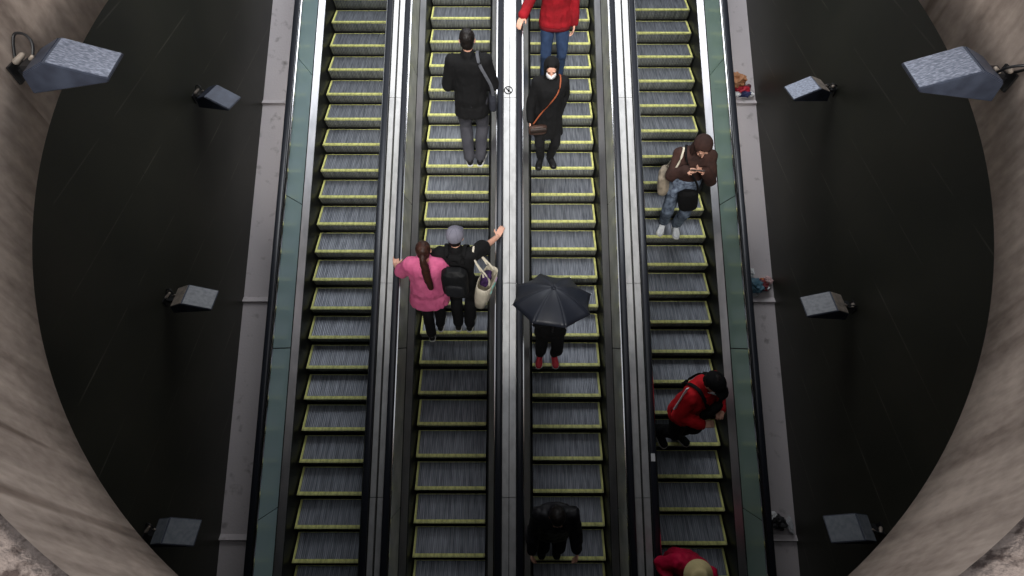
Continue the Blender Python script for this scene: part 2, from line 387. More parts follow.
for e, (cx, ph) in ESC.items():
    t = thing('escalator', labels[e], 'escalator', (cx, YA, sl(YA)), 0, 'escalators side by side')
    def put(name, bm, m, par=None, label=None, smooth=False):
        bmesh.ops.translate(bm, vec=(0, -YA, -sl(YA)), verts=bm.verts)
        o = obj(name, bm, m, par or t, smooth)
        if label: o['label'] = label
        return o
    for n in range(-3, 28):
        y, z = nose(e, n)
        if y < YA + 0.05 or y + T > YB: continue
        if STEP is None:
            s = obj('step', step_mesh(), [M['tread'], M['riser'], M['joint']], t); STEP = s
            yl = YEL[-1] = obj('yellow_border', yellow_mesh(-1), M['yellow'], s)
        else:
            s = STEP.copy(); C.objects.link(s); s.parent = t
            k_ = -1 if e < 3 else 1
            if k_ not in YEL: yl = YEL[k_] = obj('yellow_border', yellow_mesh(k_), M['yellow'], s)
            else: yl = YEL[k_].copy(); C.objects.link(yl); yl.parent = s
        s.location = (0, y - YA, z - sl(YA))
    for sd in (-1, 1):
        q = lambda pr: [(sd * x, z) for x, z in pr]
        bm = bmesh.new(); prism(bm, q([(0.436, -0.30), (0.446, -0.30), (0.478, 0.19), (0.468, 0.19)]), YA, YB); lift(bm); put('skirt_panel', bm, M['skirt'])
        bm = bmesh.new(); prism(bm, q([(0.470, 0.185), (0.548, 0.25), (0.548, 0.20), (0.480, 0.12)]), YA, YB); lift(bm); put('inner_deck', bm, M['steel'])
        bm = bmesh.new(); prism(bm, q([(0.548, 0.235), (0.556, 0.265), (0.566, 0.265), (0.56, 0.2)]), YA, YB); lift(bm); put('glazing_seal', bm, M['joint'])
        outer = (e == 1 and sd == -1) or (e == 4 and sd == 1)
        pm = M['teal'] if (outer and e == 1) else M['green'] if outer else M['greige']
        for a, b in zip(PJ, PJ[1:]):
            bm = bmesh.new(); prism(bm, q([(0.556, 0.262), (0.575, 0.79), (0.587, 0.79), (0.568, 0.262)]), a + 0.006 , b - 0.006, skew=TT); lift(bm)
            put('balustrade_panel', bm, pm)
        bm = bmesh.new(); prism(bm, q([(0.5725, 0.30), (0.580, 0.78), (0.600, 0.78), (0.600, 0.30)]), YA, YB); lift(bm); put('panel_backing', bm, M['joint'])
        bm = bmesh.new(); prism(bm, q([(0.560, 0.785), (0.560, 0.812), (0.646, 0.812), (0.646, 0.70), (0.60, 0.70), (0.60, 0.785)]), YA, YB); lift(bm); put('handrail_guide', bm, M['skirt'])
        bm = bmesh.new(); prism(bm, q([(0.556, 0.792), (0.556, 0.818), (0.566, 0.820), (0.566, 0.792)]), YA, YB); lift(bm); put('trim_strip', bm, M['bright'])
        hp = []
        for k in range(14):
            a = 2 * PI * k / 14; c_, s_ = math.cos(a), math.sin(a)
            hp.append((0.6055 + 0.036 * math.copysign(abs(c_) ** .7, c_), 0.842 + 0.024 * math.copysign(abs(s_) ** .7, s_)))
        bm = bmesh.new(); prism(bm, q(hp), YA, YB); lift(bm); put('handrail', bm, M['rubber'], smooth=True)
        bm = bmesh.new(); prism(bm, q([(0.598, 0.866), (0.610, 0.866), (0.610, 0.8675), (0.598, 0.8675)]), YA, YB); lift(bm)
        bm.free()
    if e == 1 or e == 4:
        sd = -1 if e == 1 else 1; q = lambda pr: [(sd * x, z) for x, z in pr]
        bm = bmesh.new(); prism(bm, q([(0.640, 0.0), (0.640, 0.79), (0.655, 0.79), (0.655, 0.0)]), YA, YB); lift(bm); put('outer_cladding', bm, M['skirt'])
    if e == 4:
        y = 1.86; bm = bmesh.new(); box(bm, -0.632, -0.588, y, y + 0.075, 0.0, 0.004, TT); bmesh.ops.translate(bm, vec=(0, 0, sl(0, 0.862)), verts=bm.verts)
        put('sticker', bm, mat('white_sticker', (0.6, 0.6, 0.6), 0.6), None, 'small white sticker on the left handrail')

# plates between neighbouring escalators
DJ = [-1.9, -0.6, 1.53, 3.70, 5.87, 8.0, 9.4]
dl = {(1, 2): 'long pale steel cover between first and second escalators from left',
      (2, 3): 'long pale steel cover with pictogram, between the two middle escalators',
      (3, 4): 'long pale steel cover between third escalator and rightmost escalator'}
for (a, b), lab in dl.items():
    x0 = ESC[a][0] + 0.649; x1 = ESC[b][0] - 0.649; xm = (x0 + x1) / 2
    t = thing('deck_cover', lab, 'cover', (xm, YA, sl(YA)), 0, 'covers between the escalators')
    def put(name, bm, m, label=None):
        bmesh.ops.translate(bm, vec=(-xm, -YA, -sl(YA)), verts=bm.verts)
        o = obj(name, bm, m, t)
        if label: o['label'] = label
        return o
    g = 0.004 if (a, b) == (2, 3) else 0.012
    bm = bmesh.new(); prism(bm, [(x0, -0.5), (x1, -0.5), (x1, 0.79), (x0, 0.79)], YA, YB); lift(bm); put('base', bm, M['joint'])
    for (p, q_) in ((x0, xm - g), (xm + g, x1)):
        for c, d in zip(DJ, DJ[1:]):
            bm = bmesh.new(); prism(bm, [(p, 0.79), (q_, 0.79), (q_, 0.806), (p, 0.806)], c + 0.003, d - 0.003); lift(bm); put('cover_plate', bm, M['whitedeck'])
    if (a, b) == (2, 3):
        # pictogram: a figure in a barred ring, painted on the plate
        py = 5.96; bm = bmesh.new(); ang = 40; r0, r1 = 0.044, 0.056; cxp = xm - 0.018
        def P(u, v, h=0.0085): return bm.verts.new((cxp + u, py + v * math.cos(TH), sl(py, 0.8065) + v * math.sin(TH) + h * .4))
        ri = [(P(r0 * math.cos(2 * PI * i / ang), r0 * math.sin(2 * PI * i / ang)), P(r1 * math.cos(2 * PI * i / ang), r1 * math.sin(2 * PI * i / ang))) for i in range(ang)]
        for i in range(ang):
            A = ri[i]; B = ri[(i + 1) % ang]; bm.faces.new((A[0], A[1], B[1], B[0]))
        w = 0.0035; d = 0.7071
        def bar(x0_, y0_, x1_, y1_, w):
            dx, dy = x1_ - x0_, y1_ - y0_; l = math.hypot(dx, dy); nx, ny = -dy / l * w, dx / l * w
            bm.faces.new((P(x0_ + nx, y0_ + ny), P(x1_ + nx, y1_ + ny), P(x1_ - nx, y1_ - ny), P(x0_ - nx, y0_ - ny)))
        bar(-r0 * d, r0 * d, r0 * d, -r0 * d, 0.006)
        bar(0.0, -0.03, 0.0, 0.012, 0.007); bar(-0.016, -0.002, 0.016, 0.006, 0.003); bar(-0.004, 0.026, 0.008, 0.026, 0.006); bar(-0.028, 0.012, -0.012, 0.012, .003)
        bmesh.ops.recalc_face_normals(bm, faces=bm.faces)
        put('pictogram', bm, mat('pictogram_paint', (0.004, 0.004, 0.004), 0.9, spec=0.0), 'small black pictogram of a figure in a barred ring')

# ------------------------------------------------------------------ flood lamps
LS = 0.78
def floodlight(loc, side, label, group, lid, back, tilt=0.0, cable=False, yaw=0.0, big=False, pitch=0.0):
    t = thing('floodlight', label, 'lamp', loc, 0 if side < 0 else PI, group); t.scale = ((0.80 if big else LS),) * 3
    # local x points away from the wall; y along the wall
    mirror = 1 if side < 0 else -1
    w = 0.15
    prof = [(0.0, 0.0), (0.175, 0.075), (0.50, -0.06), (0.475, -0.085), (-0.02, -0.135)]
    rot = Matrix.Rotation(yaw * mirror, 4, 'Z') @ Matrix.Rotation(pitch, 4, 'Y')
    off = Vector((0.13, 0, 0.03))
    def fin(bm): bmesh.ops.transform(bm, matrix=Matrix.Translation(off) @ rot, verts=bm.verts); return bm
    bm = bmesh.new(); a = [bm.verts.new((x, -w * mirror, z)) for x, z in prof]; b = [bm.verts.new((x, w * mirror, z)) for x, z in prof]
    bm.faces.new(a); bm.faces.new(b)
    for i in range(5): bm.faces.new((a[i], a[(i + 1) % 5], b[(i + 1) % 5], b[i]))
    bmesh.ops.recalc_face_normals(bm, faces=bm.faces); bmesh.ops.bevel(bm, geom=bm.edges[:], offset=0.006, segments=2, affect='EDGES')
    obj('housing', fin(bm), M['lamp'], t)
    def plate(p, q, m_, name, ins=0.012, th_=0.006):
        bm = bmesh.new(); P, Q = Vector((p[0], 0, p[1])), Vector((q[0], 0, q[1])); d = (Q - P).normalized(); nrm = Vector((-d.z, 0, d.x))
        if nrm.z < 0: nrm = -nrm
        c = [P + d * ins, Q - d * ins]
        vs = []
        for h in (0.0, th_):
            for (cc, yy) in ((c[0], -w + ins), (c[1], -w + ins), (c[1], w - ins), (c[0], w - ins)):
                vs.append(bm.verts.new(cc + nrm * h + Vector((0, yy, 0))))
        bm.faces.new(vs[:4]); bm.faces.new(vs[4:])
        for i in range(4): bm.faces.new((vs[i], vs[(i + 1) % 4], vs[4 + (i + 1) % 4], vs[4 + i]))
        bmesh.ops.recalc_face_normals(bm, faces=bm.faces)
        return obj(name, fin(bm), m_, t)
    plate(prof[1], prof[2], lid, 'lid'); plate(prof[0], prof[1], back, 'rear_cover')
    bm = bmesh.new(); P = [(0.05, -0.131), (0.44, -0.091)]
    v = [bm.verts.new((x, y, z - 0.006)) for (x, z) in P for y in (-w + .02, w - .02)]; bm.faces.new((v[0], v[1], v[3], v[2]))
    obj('lens', fin(bm), M['lamptan'], t)
    # bracket and gear box against the wall
    bm = bmesh.new(); box(bm, 0.075, 0.155, -0.05, 0.05, -0.085, 0.03); box(bm, 0.012, 0.08, -0.02, 0.02, -0.05, -0.02); box(bm, 0.0, 0.014, -0.07, 0.07, -0.09, 0.03)
    obj('bracket', bm, M['black'], t)
    bm = bmesh.new(); cap(bm, (0.03, 0.0, 0.03), 0.02, (0.06, 0.05, 0.05), 0.016); cap(bm, (0.11, 0.03, 0.03), .013, (0.145, 0.02, 0.055), .011)
    obj('cable_gland', bm, M['lamptan'], t, True)
    bm = bmesh.new()
    if big: tube(bm, spline([(0.12, 0.03, 0.03), (0.14, 0.09, 0.10), (0.10, 0.13, 0.14), (0.03, 0.14, 0.14), (0.01, 0.10, 0.10), (0.008, 0.03, 0.03)]), 0.009)
    else: tube(bm, spline([(0.12, 0.03, 0.03), (0.10, 0.06, 0.10), (0.04, 0.08, 0.09), (0.02, 0.04, 0.04)]), 0.008)
    obj('cable', bm, M['black'], t, True)
    return t
floodlight((-DR + 0.006, 2.56, ZC - 1.59), -1, 'large grey wedge floodlight on the concrete ring wall, upper left', 'floodlights on the concrete ring', M['lampglass'], M['lamp'], big=True, yaw=0.1)
floodlight((DR - 0.006, 2.54, ZC - 1.62), 1, 'large grey wedge floodlight on the concrete ring wall, upper right', 'floodlights on the concrete ring', M['lampglass'], M['lamp'], big=True, yaw=0.05)
FL = [(5.07, -3.49, 'left', 'dark-lidded floodlight on the dark left wall, topmost of three', M['lamp'], M['lamp'], -0.3),
      (3.0, -4.38, 'left', 'pale-lidded floodlight on the dark left wall, middle of three', M['lamppale'], M['lamptan'], 0),
      (1.05, -5.42, 'left', 'grey floodlight on the dark left wall, lowest of three and nearest the concrete rim', M['lampshaded'], M['lampshaded'], 0),
      (4.95, -3.32, 'right', 'speckled white-lidded floodlight on the dark right wall, topmost of three', M['lampglass'], M['lamptan'], -0.15),
      (2.92, -4.37, 'right', 'dull pale floodlight on the dark right wall, middle of three', M['lamppale'], M['lamptan'], 0),
      (1.05, -5.22, 'right', 'dim grey floodlight on the dark right wall, lowest of three and nearest the concrete rim', M['lampshaded'], M['lampshaded'], 0)]
for y, z, s, lab, lid, back, yw in FL:
    floodlight(((WL + 0.002) if s == 'left' else (WR - 0.002), y, ZC + z), -1 if s == 'left' else 1, lab, 'small floodlights on the dark walls', lid, back, yaw=yw)
#__PEOPLE__
# ------------------------------------------------------------------ people
V = Vector
FM = {}
def fab(name, c, c2=None, rough=0.85, scale=7):
    if name not in FM: FM[name] = mat(name, c, rough, col2=c2 or tuple(x * 0.7 for x in c), scale=scale, bump=0.25, bscale=40, lo=0.3, hi=0.7, spec=0.25, sheen=0.0)
    return FM[name]
BLK = fab('black_cloth', srgb(13, 13, 15), srgb(7, 7, 8)); BLK2 = fab('dark_trouser_cloth', srgb(17, 17, 20), srgb(9, 9, 11))
GREYT = fab('charcoal_trousers', srgb(62, 62, 68), srgb(46, 46, 52)); DENIM = fab('blue_denim', srgb(44, 62, 92), srgb(28, 42, 66))
RED = fab('red_jacket_cloth', srgb(146, 18, 30), srgb(108, 12, 20)); PINK = fab('pink_knit', srgb(206, 104, 142), srgb(186, 84, 124))
BROWN = fab('brown_jacket_cloth', srgb(70, 47, 41), srgb(44, 30, 27)); HAIRD = fab('dark_hair', srgb(26, 20, 18), srgb(14, 11, 10), 0.5, 30)
HAIRB = fab('brown_hair', srgb(62, 36, 28), srgb(36, 21, 17), 0.5, 30); CAPG = fab('grey_cap_cloth', srgb(118, 116, 128), srgb(98, 97, 108))
WHITE = mat('white_mask_cloth', (0.75, 0.76, 0.78), 0.8, bump=0.1, scale=20); SHOEB = fab('black_shoe_leather', srgb(22, 22, 24), None, 0.5)
SOLE = mat('pale_sole', (0.5, 0.5, 0.49), 0.7); SHOEW = mat('white_shoe', (0.62, 0.64, 0.66), 0.6, col2=(0.5, 0.52, 0.55), scale=20)
SHOER = mat('red_shoe', srgb(200, 40, 60), 0.6, col2=srgb(170, 30, 48), scale=20); EYE = mat('eye', (0.02, 0.015, 0.01), 0.2)
CRIM = fab('crimson_padded_cloth', srgb(190, 10, 60), srgb(150, 6, 44), 0.7); LEATH = fab('brown_bag_leather', srgb(70, 50, 42), srgb(48, 36, 32), 0.5)
STRAPB = fab('tan_strap_leather', srgb(150, 80, 50), srgb(120, 62, 40), 0.5); GREYS = fab('grey_strap_webbing', srgb(86, 88, 94), None)
CANV = mat('canvas', srgb(206, 198, 180), 0.9, col2=srgb(188, 180, 162), scale=12, bump=0.2, bscale=60)
BEIGE = mat('beige_card', srgb(206, 190, 140), 0.8, col2=srgb(190, 174, 126), scale=9)
PALEB = fab('pale_blue_plaid', srgb(138, 152, 172), srgb(60, 68, 84), 0.9, 24)

def ik(a, b, l1, l2, hint):
    d = b - a; L = min(d.length, (l1 + l2) * 0.999); dn = d.normalized(); b = a + dn * L
    x = (l1 * l1 - l2 * l2 + L * L) / (2 * L); hh = math.sqrt(max(l1 * l1 - x * x, 0))
    hv = hint - dn * hint.dot(dn); hv = hv.normalized() if hv.length > 1e-4 else V((0, 1, 0))
    return a + dn * x + hv * hh, b

class Fig: pass
def figure(label, x, y, z, rot, h, feet, hands, lean=0.0, side=0.0, twist=0.0, head=(0, 0, 0), stance=None, group=None):
    """feet: [(x, y, z, yaw)] left/right; hands: [(target, finger dir, palm normal, elbow hint, curl)] left/right; all local, +y = facing"""
    F = Fig(); F.s = s = h / 1.75; F.t = thing('person', label, 'person', (x, y, z), rot, group)
    F.feet = [V(f[:3]) for f in feet]; F.fyaw = [f[3] for f in feet]
    mid = (F.feet[0] + F.feet[1]) / 2
    pel = stance if stance is not None else V((mid.x, mid.y - lean * 0.12, 0.0))
    drop = 0.02
    F.pel = V((pel.x, pel.y, (0.93 - drop) * s + min(F.feet[0].z, F.feet[1].z) * 0.6 + max(F.feet[0].z, F.feet[1].z) * 0.4))
    B = Matrix.Rotation(twist, 3, 'Z') @ Matrix.Rotation(side, 3, 'Y') @ Matrix.Rotation(-lean, 3, 'X'); F.B = B
    F.up = B @ V((0, 0, 1)); F.fw = B @ V((0, 1, 0)); F.rt = B @ V((1, 0, 0))
    hd = Matrix.Rotation(twist, 3, 'Z') @ Matrix.Rotation(head[1], 3, 'Z') @ Matrix.Rotation(head[2], 3, 'Y') @ Matrix.Rotation(-lean * 0.6 - head[0], 3, 'X'); F.hd = hd
    F.neck = F.at(0, -0.012, 0.545) if False else F.pel + B @ V((0, -0.012, 0.555)) * s
    F.hc = F.neck + (B @ V((0, 0.0, 0.05)) + hd @ V((0, 0.018, 0.115))) * s
    F.sh = [F.pel + B @ V((k * 0.172, -0.01, 0.485)) * s for k in (-1, 1)]
    F.hip = [F.pel + Matrix.Rotation(twist * .5, 3, 'Z') @ V((k * 0.088, 0, -0.02)) * s for k in (-1, 1)]
    F.ank = [f + V((0, 0, 0.085 * s)) + Matrix.Rotation(yw, 3, 'Z') @ V((0, -0.055, 0)) * s for f, yw in zip(F.feet, F.fyaw)]
    F.knee = []
    for i in (0, 1):
        k, a = ik(F.hip[i], F.ank[i], 0.43 * s, 0.43 * s, Matrix.Rotation(F.fyaw[i], 3, 'Z') @ V((0.0, 1, 0))); F.knee.append(k)
    F.elb = []; F.wr = []; F.hand = hands
    for i in (0, 1):
        tgt, fd, pn, hint, curl = hands[i]
        e_, w_ = ik(F.sh[i], V(tgt), 0.29 * s, 0.255 * s, V(hint)); F.elb.append(e_); F.wr.append(w_)
    return F
TR = [(-0.06, 0.09, 0.085, 0), (-0.02, 0.155, 0.105, 0), (0.06, 0.16, 0.108, -0.005), (0.16, 0.142, 0.098, 0.0), (0.26, 0.148, 0.102, 0.008), (0.36, 0.165, 0.11, 0.012),
      (0.44, 0.178, 0.105, 0.0), (0.50, 0.165, 0.082, -0.012), (0.535, 0.11, 0.068, -0.015), (0.56, 0.062, 0.06, -0.015)]
def torso(F, bm, inf=0.0, z0=-0.06, flare=0.0, top=0.56, hemr=None, yoff=0.0, n=20):
    s = F.s; rs = []
    pts = [r for r in TR if z0 < r[0] <= top]
    if z0 < -0.06:
        k = 5
        low = [(z0 + (-0.02 - z0) * j / k, 0.165 + flare * (1 - j / k), 0.112 + flare * (1 - j / k), 0) for j in range(k)]
        pts = low + [r for r in pts if r[0] >= -0.02]
    for zz, rx, ry, yo in pts:
        B = F.B
        if zz < 0: # below the waist the cloth hangs plumb
            c = F.pel + V((0, 0, zz * s)) + F.fw * 0.0
            u = Matrix.Rotation(math.atan2(F.rt.y, F.rt.x), 3, 'Z') @ V((1, 0, 0)); v = V((-u.y, u.x, 0))
        else: c = F.pel + B @ V((0, yo + yoff, zz)) * s; u = F.rt; v = F.fw
        rs.append((c, u * (rx + inf) * s, v * (ry + inf) * s))
    loft(bm, rs, n, 2.3)
def arms(F, bm, inf=0.0, upto=1.0, cuff=0.0):
    s = F.s
    for i in (0, 1):
        a, b, c = F.sh[i], F.elb[i], F.wr[i]
        ball(bm, a, (0.062 + inf) * s, (0.06 + inf) * s, (0.062 + inf) * s)
        if upto <= 0.5:
            cap(bm, a, (0.052 + inf) * s, a + (b - a) * (upto * 2), (0.047 + inf + cuff) * s)
        else:
            cap(bm, a, (0.052 + inf) * s, b, (0.042 + inf) * s)
            t = (upto - 0.5) * 2; cap(bm, b, (0.042 + inf) * s, b + (c - b) * t, (0.030 + inf * 0.9 + 0.010 * (1 - t) + cuff) * s)
def legs(F, bm, inf=0.0, upto=1.0, cuff=0.0):
    s = F.s
    for i in (0, 1):
        a, b, c = F.hip[i], F.knee[i], F.ank[i]
        cap(bm, a + V((0, 0, 0.02)), (0.088 + inf) * s, b, (0.056 + inf) * s)
        m = b + (c - b) * 0.35 - (F.knee[i] - (F.hip[i] + F.ank[i]) / 2) * 0.1
        cap(bm, b, (0.056 + inf) * s, m, (0.054 + inf) * s); cap(bm, m, (0.054 + inf) * s, b + (c - b) * upto, (0.038 + inf + cuff) * s)
    ball(bm, F.pel + V((0, -0.01, 0.0)), (0.158 + inf) * s, (0.108 + inf) * s, (0.10 + inf) * s)
def hand_mesh(F, i):
    tgt, fd, pn, hint, curl = F.hand[i]; s = F.s; bm = bmesh.new()
    d = V(fd).normalized(); n = V(pn); n = (n - d * n.dot(d)).normalized(); sd = d.cross(n) * (1 if i == 1 else -1)   # towards the thumb
    w = F.wr[i]
    cap(bm, w - (w - F.elb[i]).normalized() * 0.04 * s, 0.027 * s, w, 0.024 * s, 10)
    for k, o in enumerate((-0.03, -0.01, 0.011, 0.031)):
        base = w + d * 0.082 * s + sd * (o * 0.95) * s
        cap(bm, w + d * 0.012 * s + sd * o * 0.6 * s, 0.0165 * s, base, 0.0125 * s, 8)
        L = (0.030, 0.036, 0.040, 0.037)[k] * s; p = base; ang = curl * 0.5; rr = 0.0098 * s
        dd = d
        for j in range(3):
            dd = (d * math.cos(ang) + n * math.sin(ang)); q = p + dd * L * (1, 0.72, 0.58)[j]
            cap(bm, p, rr, q, rr * 0.9, 8); p = q; rr *= 0.9; ang += curl * (0.9, 0.7, 0.5)[j]
    p = w + d * 0.022 * s + sd * 0.026 * s; dd = (d * 0.62 + sd * 0.78).normalized(); q = p + dd * 0.045 * s
    cap(bm, p, 0.015 * s, q, 0.0115 * s, 8); dd = (d * 0.85 + sd * 0.35 + n * 0.4 * min(1, curl + .3)).normalized(); cap(bm, q, 0.011 * s, q + dd * 0.033 * s, 0.009 * s, 8)
    return remesh(bm, 0.0048, 1)
def head_mesh(F):
    bm = bmesh.new(); s = F.s; R3 = F.hd
    P = lambda x, y, z: F.hc + R3 @ V((x, y, z)) * s
    ball(bm, P(0, -0.012, 0.022), .076 * s, .096 * s, .089 * s, R3, 3); ball(bm, P(0, 0.022, -0.038), .058 * s, .068 * s, .078 * s, R3, 3)
    ball(bm, P(0, 0.048, -0.088), .026 * s, .024 * s, .022 * s, R3)                     # chin
    cap(bm, P(0, 0.088, 0.012), .009 * s, P(0, 0.106, -0.028), .0135 * s, 8)              # nose
    for k in (-1, 1):
        ball(bm, P(k * .079, -0.008, -0.008), .011 * s, .02 * s, .033 * s, R3)           # ear
        ball(bm, P(k * .03, 0.076, 0.030), .024 * s, .012 * s, .009 * s, R3)             # brow
        ball(bm, P(k * .034, 0.068, -0.03), .022 * s, .016 * s, .02 * s, R3)             # cheek
        ball(bm, P(k * .013, -0.004 + .025 * k * 0, -0.0) , .01 * s, .01 * s, .01 * s)
    cap(bm, P(-.018, .084, -.058), .0075 * s, P(.018, .084, -.058), .0075 * s, 8); cap(bm, P(-.015, .083, -.069), .008 * s, P(.015, .083, -.069), .008 * s, 8)
    cap(bm, F.neck - F.up * 0.05 * s, .058 * s, P(0, -0.02, -0.055), .05 * s, 14)
    return remesh(bm, 0.0068 * s, 1)
def join(dst, src):
    me = bpy.data.meshes.new('j'); src.to_mesh(me); src.free(); dst.from_mesh(me); bpy.data.meshes.remove(me)
def body(F, bare=True, eyes=True):
    bm = bmesh.new(); torso(F, bm, -0.004); arms(F, bm); legs(F, bm, -0.004)
    for i in (0, 1):   # feet inside the shoes
        R3 = Matrix.Rotation(F.fyaw[i], 3, 'Z'); cap(bm, F.ank[i], .036 * F.s, F.feet[i] + R3 @ V((0, .06, .03)) * F.s, .028 * F.s, 10)
    cap(bm, F.neck - F.up * .04, .056 * F.s, F.neck + F.up * .04, .05 * F.s)
    b2 = remesh(bm, 0.014, 2); join(b2, head_mesh(F))
    for i in (0, 1): join(b2, hand_mesh(F, i))
    o = obj('body', b2, M['skin'], F.t, True)
    if eyes:
        for k in (-1, 1):
            b = bmesh.new(); ball(b, F.hc + F.hd @ V((k * .031, .0835, .010)) * F.s, .012 * F.s, .008 * F.s, .0065 * F.s, F.hd); obj('eye', b, EYE, F.t, True)
    F.body = o; return o
def cloth(F, name, bm, m, vox=0.0125, fold=0.006, ff=9, label=None, sm=2):
    o = obj(name, remesh(bm, vox, sm, fold, ff, random.random() * 50), m, F.t, True)
    if label: o['label'] = label
    return o
def jacket(F, m, inf=0.026, z0=-0.13, flare=0.015, sleeve=0.97, name='jacket', collar=True, fold=0.007, cuff=0.004, sinf=None, label=None, front=0.0):
    bm = bmesh.new(); torso(F, bm, inf, z0, flare, 0.54); arms(F, bm, inf * 0.85 if sinf is None else sinf, sleeve, cuff)
    for i in (0, 1): cap(bm, F.neck - F.up * .055 * F.s, (.058 + inf * .6) * F.s, F.sh[i] + F.up * .006 * F.s, (.050 + inf * .8) * F.s)
    if collar: cap(bm, F.neck - F.up * .035 * F.s, (.066 + inf * .5) * F.s, F.neck + F.up * .02 * F.s, (.060 + inf * .4) * F.s, 14)
    return cloth(F, name, bm, m, fold=fold, label=label)
def trousers(F, m, inf=0.018, upto=0.97, cuff=0.006, label=None):
    bm = bmesh.new(); legs(F, bm, inf, upto, cuff); return cloth(F, 'trousers', bm, m, fold=0.005, label=label)
def shoes(F, m, sole=None, label=None):
    for i in (0, 1):
        R3 = Matrix.Rotation(F.fyaw[i], 3, 'Z'); s = F.s; f = F.feet[i]; P = lambda x, y, z: f + R3 @ V((x, y, z)) * s
        bm = bmesh.new(); up = V((0, 0, 1)); rt = R3 @ V((1, 0, 0))
        loft(bm, [(P(0, yy, .012 + hh / 2), rt * wx * s, up * hh / 2 * s) for yy, wx, hh in ((-.125, .02, .05), (-.118, .034, .075), (-.08, .040, .09), (-.03, .041, .10), (.03, .043, .085), (.08, .050, .062), (.12, .048, .05), (.145, .034, .038), (.153, .018, .022))], 14, 2.6)
        cap(bm, P(0, -.055, .06), .044 * s, P(0, -.055, .11), .043 * s)
        o = cloth(F, 'shoe', bm, m, 0.008, 0.0, label=label)
        bm = bmesh.new(); loft(bm, [(P(0, yy, .009), rt * wx * s, up * .0095 * s) for yy, wx in ((-.13, .02), (-.12, .036), (-.08, .043), (-.02, .042), (.04, .046), (.09, .054), (.125, .049), (.15, .032), (.157, .016))], 14, 4)
        obj('sole', bm, sole or m, o, True)
def hair(F, m, long=0.0, back=0.0, name='hair', bun=False):
    bm = bmesh.new(); s = F.s; P = lambda x, y, z: F.hc + F.hd @ V((x, y, z)) * s
    ball(bm, P(0, -0.024, 0.034), .083 * s, .096 * s, .089 * s, F.hd, 3); ball(bm, P(0, -0.05, -0.02), .072 * s, .064 * s, .07 * s, F.hd)
    if long:
        for k in (-1, 1): cap(bm, P(k * .062, -0.02, 0.0), .03 * s, P(k * .055, -0.035, -long), .026 * s)
        cap(bm, P(0, -.05, 0), .07 * s, P(0, -.06, -long), .06 * s, flat=.6, fa=F.hd @ V((0, 1, 0)))
    return cloth(F, name, bm, m, 0.0085, 0.003, 26)
def hood(F, m, inf=0.0, open_=True, label=None):
    """hood shell with a real face opening"""
    bm = bmesh.new(); s = F.s; P = lambda x, y, z: F.hc + F.hd @ V((x, y, z)) * s
    ball(bm, P(0, -0.03, 0.028), (.105 + inf) * s, (.118 + inf) * s, (.112 + inf) * s, F.hd, 3)
    cap(bm, P(0, -0.03, 0.0), (.10 + inf) * s, F.neck + F.up * 0.0, (.095 + inf) * s, 16); b2 = remesh(bm, 0.0115, 2, 0.004, 14)
    kill = []
    for v in b2.verts:
        q = F.hd.transposed() @ (v.co - F.hc) / s
        if q.y > 0.035 and abs(q.x) < 0.068 and -0.16 < q.z < 0.085: kill.append(v)
    bmesh.ops.delete(b2, geom=kill, context='VERTS')
    o = obj('hood', b2, m, F.t, True); sm = o.modifiers.new('s', 'SOLIDIFY'); sm.thickness = 0.012; sm.offset = -1
    if label: o['label'] = label
def mask(F):
    bm = bmesh.new(); s = F.s; P = lambda x, y, z: F.hc + F.hd @ V((x, y, z)) * s
    g = []
    for j in range(7):
        zz = -0.012 - 0.085 * j / 6; row = []
        for i in range(11):
            a = (-62 + 124 * i / 10) * PI / 180; r = .078 - 0.010 * abs(j - 2.5) / 3; bulge = .030 * math.cos(a) ** 8 * (1 - abs(j - 2) / 5)
            row.append(bm.verts.new(P(math.sin(a) * r, .022 + math.cos(a) * (r + bulge), zz)))
        g.append(row)
    for a, b in zip(g, g[1:]):
        for i in range(10): bm.faces.new((a[i], a[i + 1], b[i + 1], b[i]))
    o = obj('face_mask', bm, WHITE, F.t, True); sm = o.modifiers.new('s', 'SOLIDIFY'); sm.thickness = 0.004; o['label'] = 'white face mask'
def strap(name, pts, m, par=None, w=0.016, th=0.004, k=5):
    pts = spline(pts, k); bm = bmesh.new(); prev = None; rs = []
    for i, p in enumerate(pts):
        d = (pts[min(i + 1, len(pts) - 1)] - pts[max(i - 1, 0)]).normalized(); a = V((0, 0, 1)) if abs(d.z) < .8 else V((0, 1, 0)); u = d.cross(a).normalized(); v = d.cross(u)
        rs.append((p, u * w, v * th))
    loft(bm, rs, 8, 3); return obj(name, bm, m, par, True)
def world(F, p): return F.t.matrix_basis @ p if False else (Matrix.Translation(F.t.location) @ Matrix.Rotation(F.t.rotation_euler.z, 4, 'Z')) @ V(p)
def softbox(c, R3, sx, sy, sz, p=3.2, taper=1.0, vox=0.009, fold=0.004):
    bm = bmesh.new(); rs = []
    for k in range(9):
        t = -1 + 2 * k / 8; e_ = (1 - abs(t) ** 5) ** 0.2 if abs(t) < 1 else 0.55; e_ = max(e_, .55)
        q = 1 + (taper - 1) * (t + 1) / 2
        rs.append((c + R3 @ V((0, 0, t * sz)), R3 @ V((1, 0, 0)) * sx * e_ * q, R3 @ V((0, 1, 0)) * sy * e_ * q))
    loft(bm, rs, 24, p); return remesh(bm, vox, 1, fold, 12, random.random() * 9)
def place(px_x, e, n, dy=0.16):
    y, z = nose(e, n); return px_x, y + dy, z + 0.004
RZ = lambda a: Matrix.Rotation(a, 3, 'Z')
RAILZ = 0.866

def side_pts(F, pts): return [F.pel + F.B @ V(p) * F.s for p in pts]

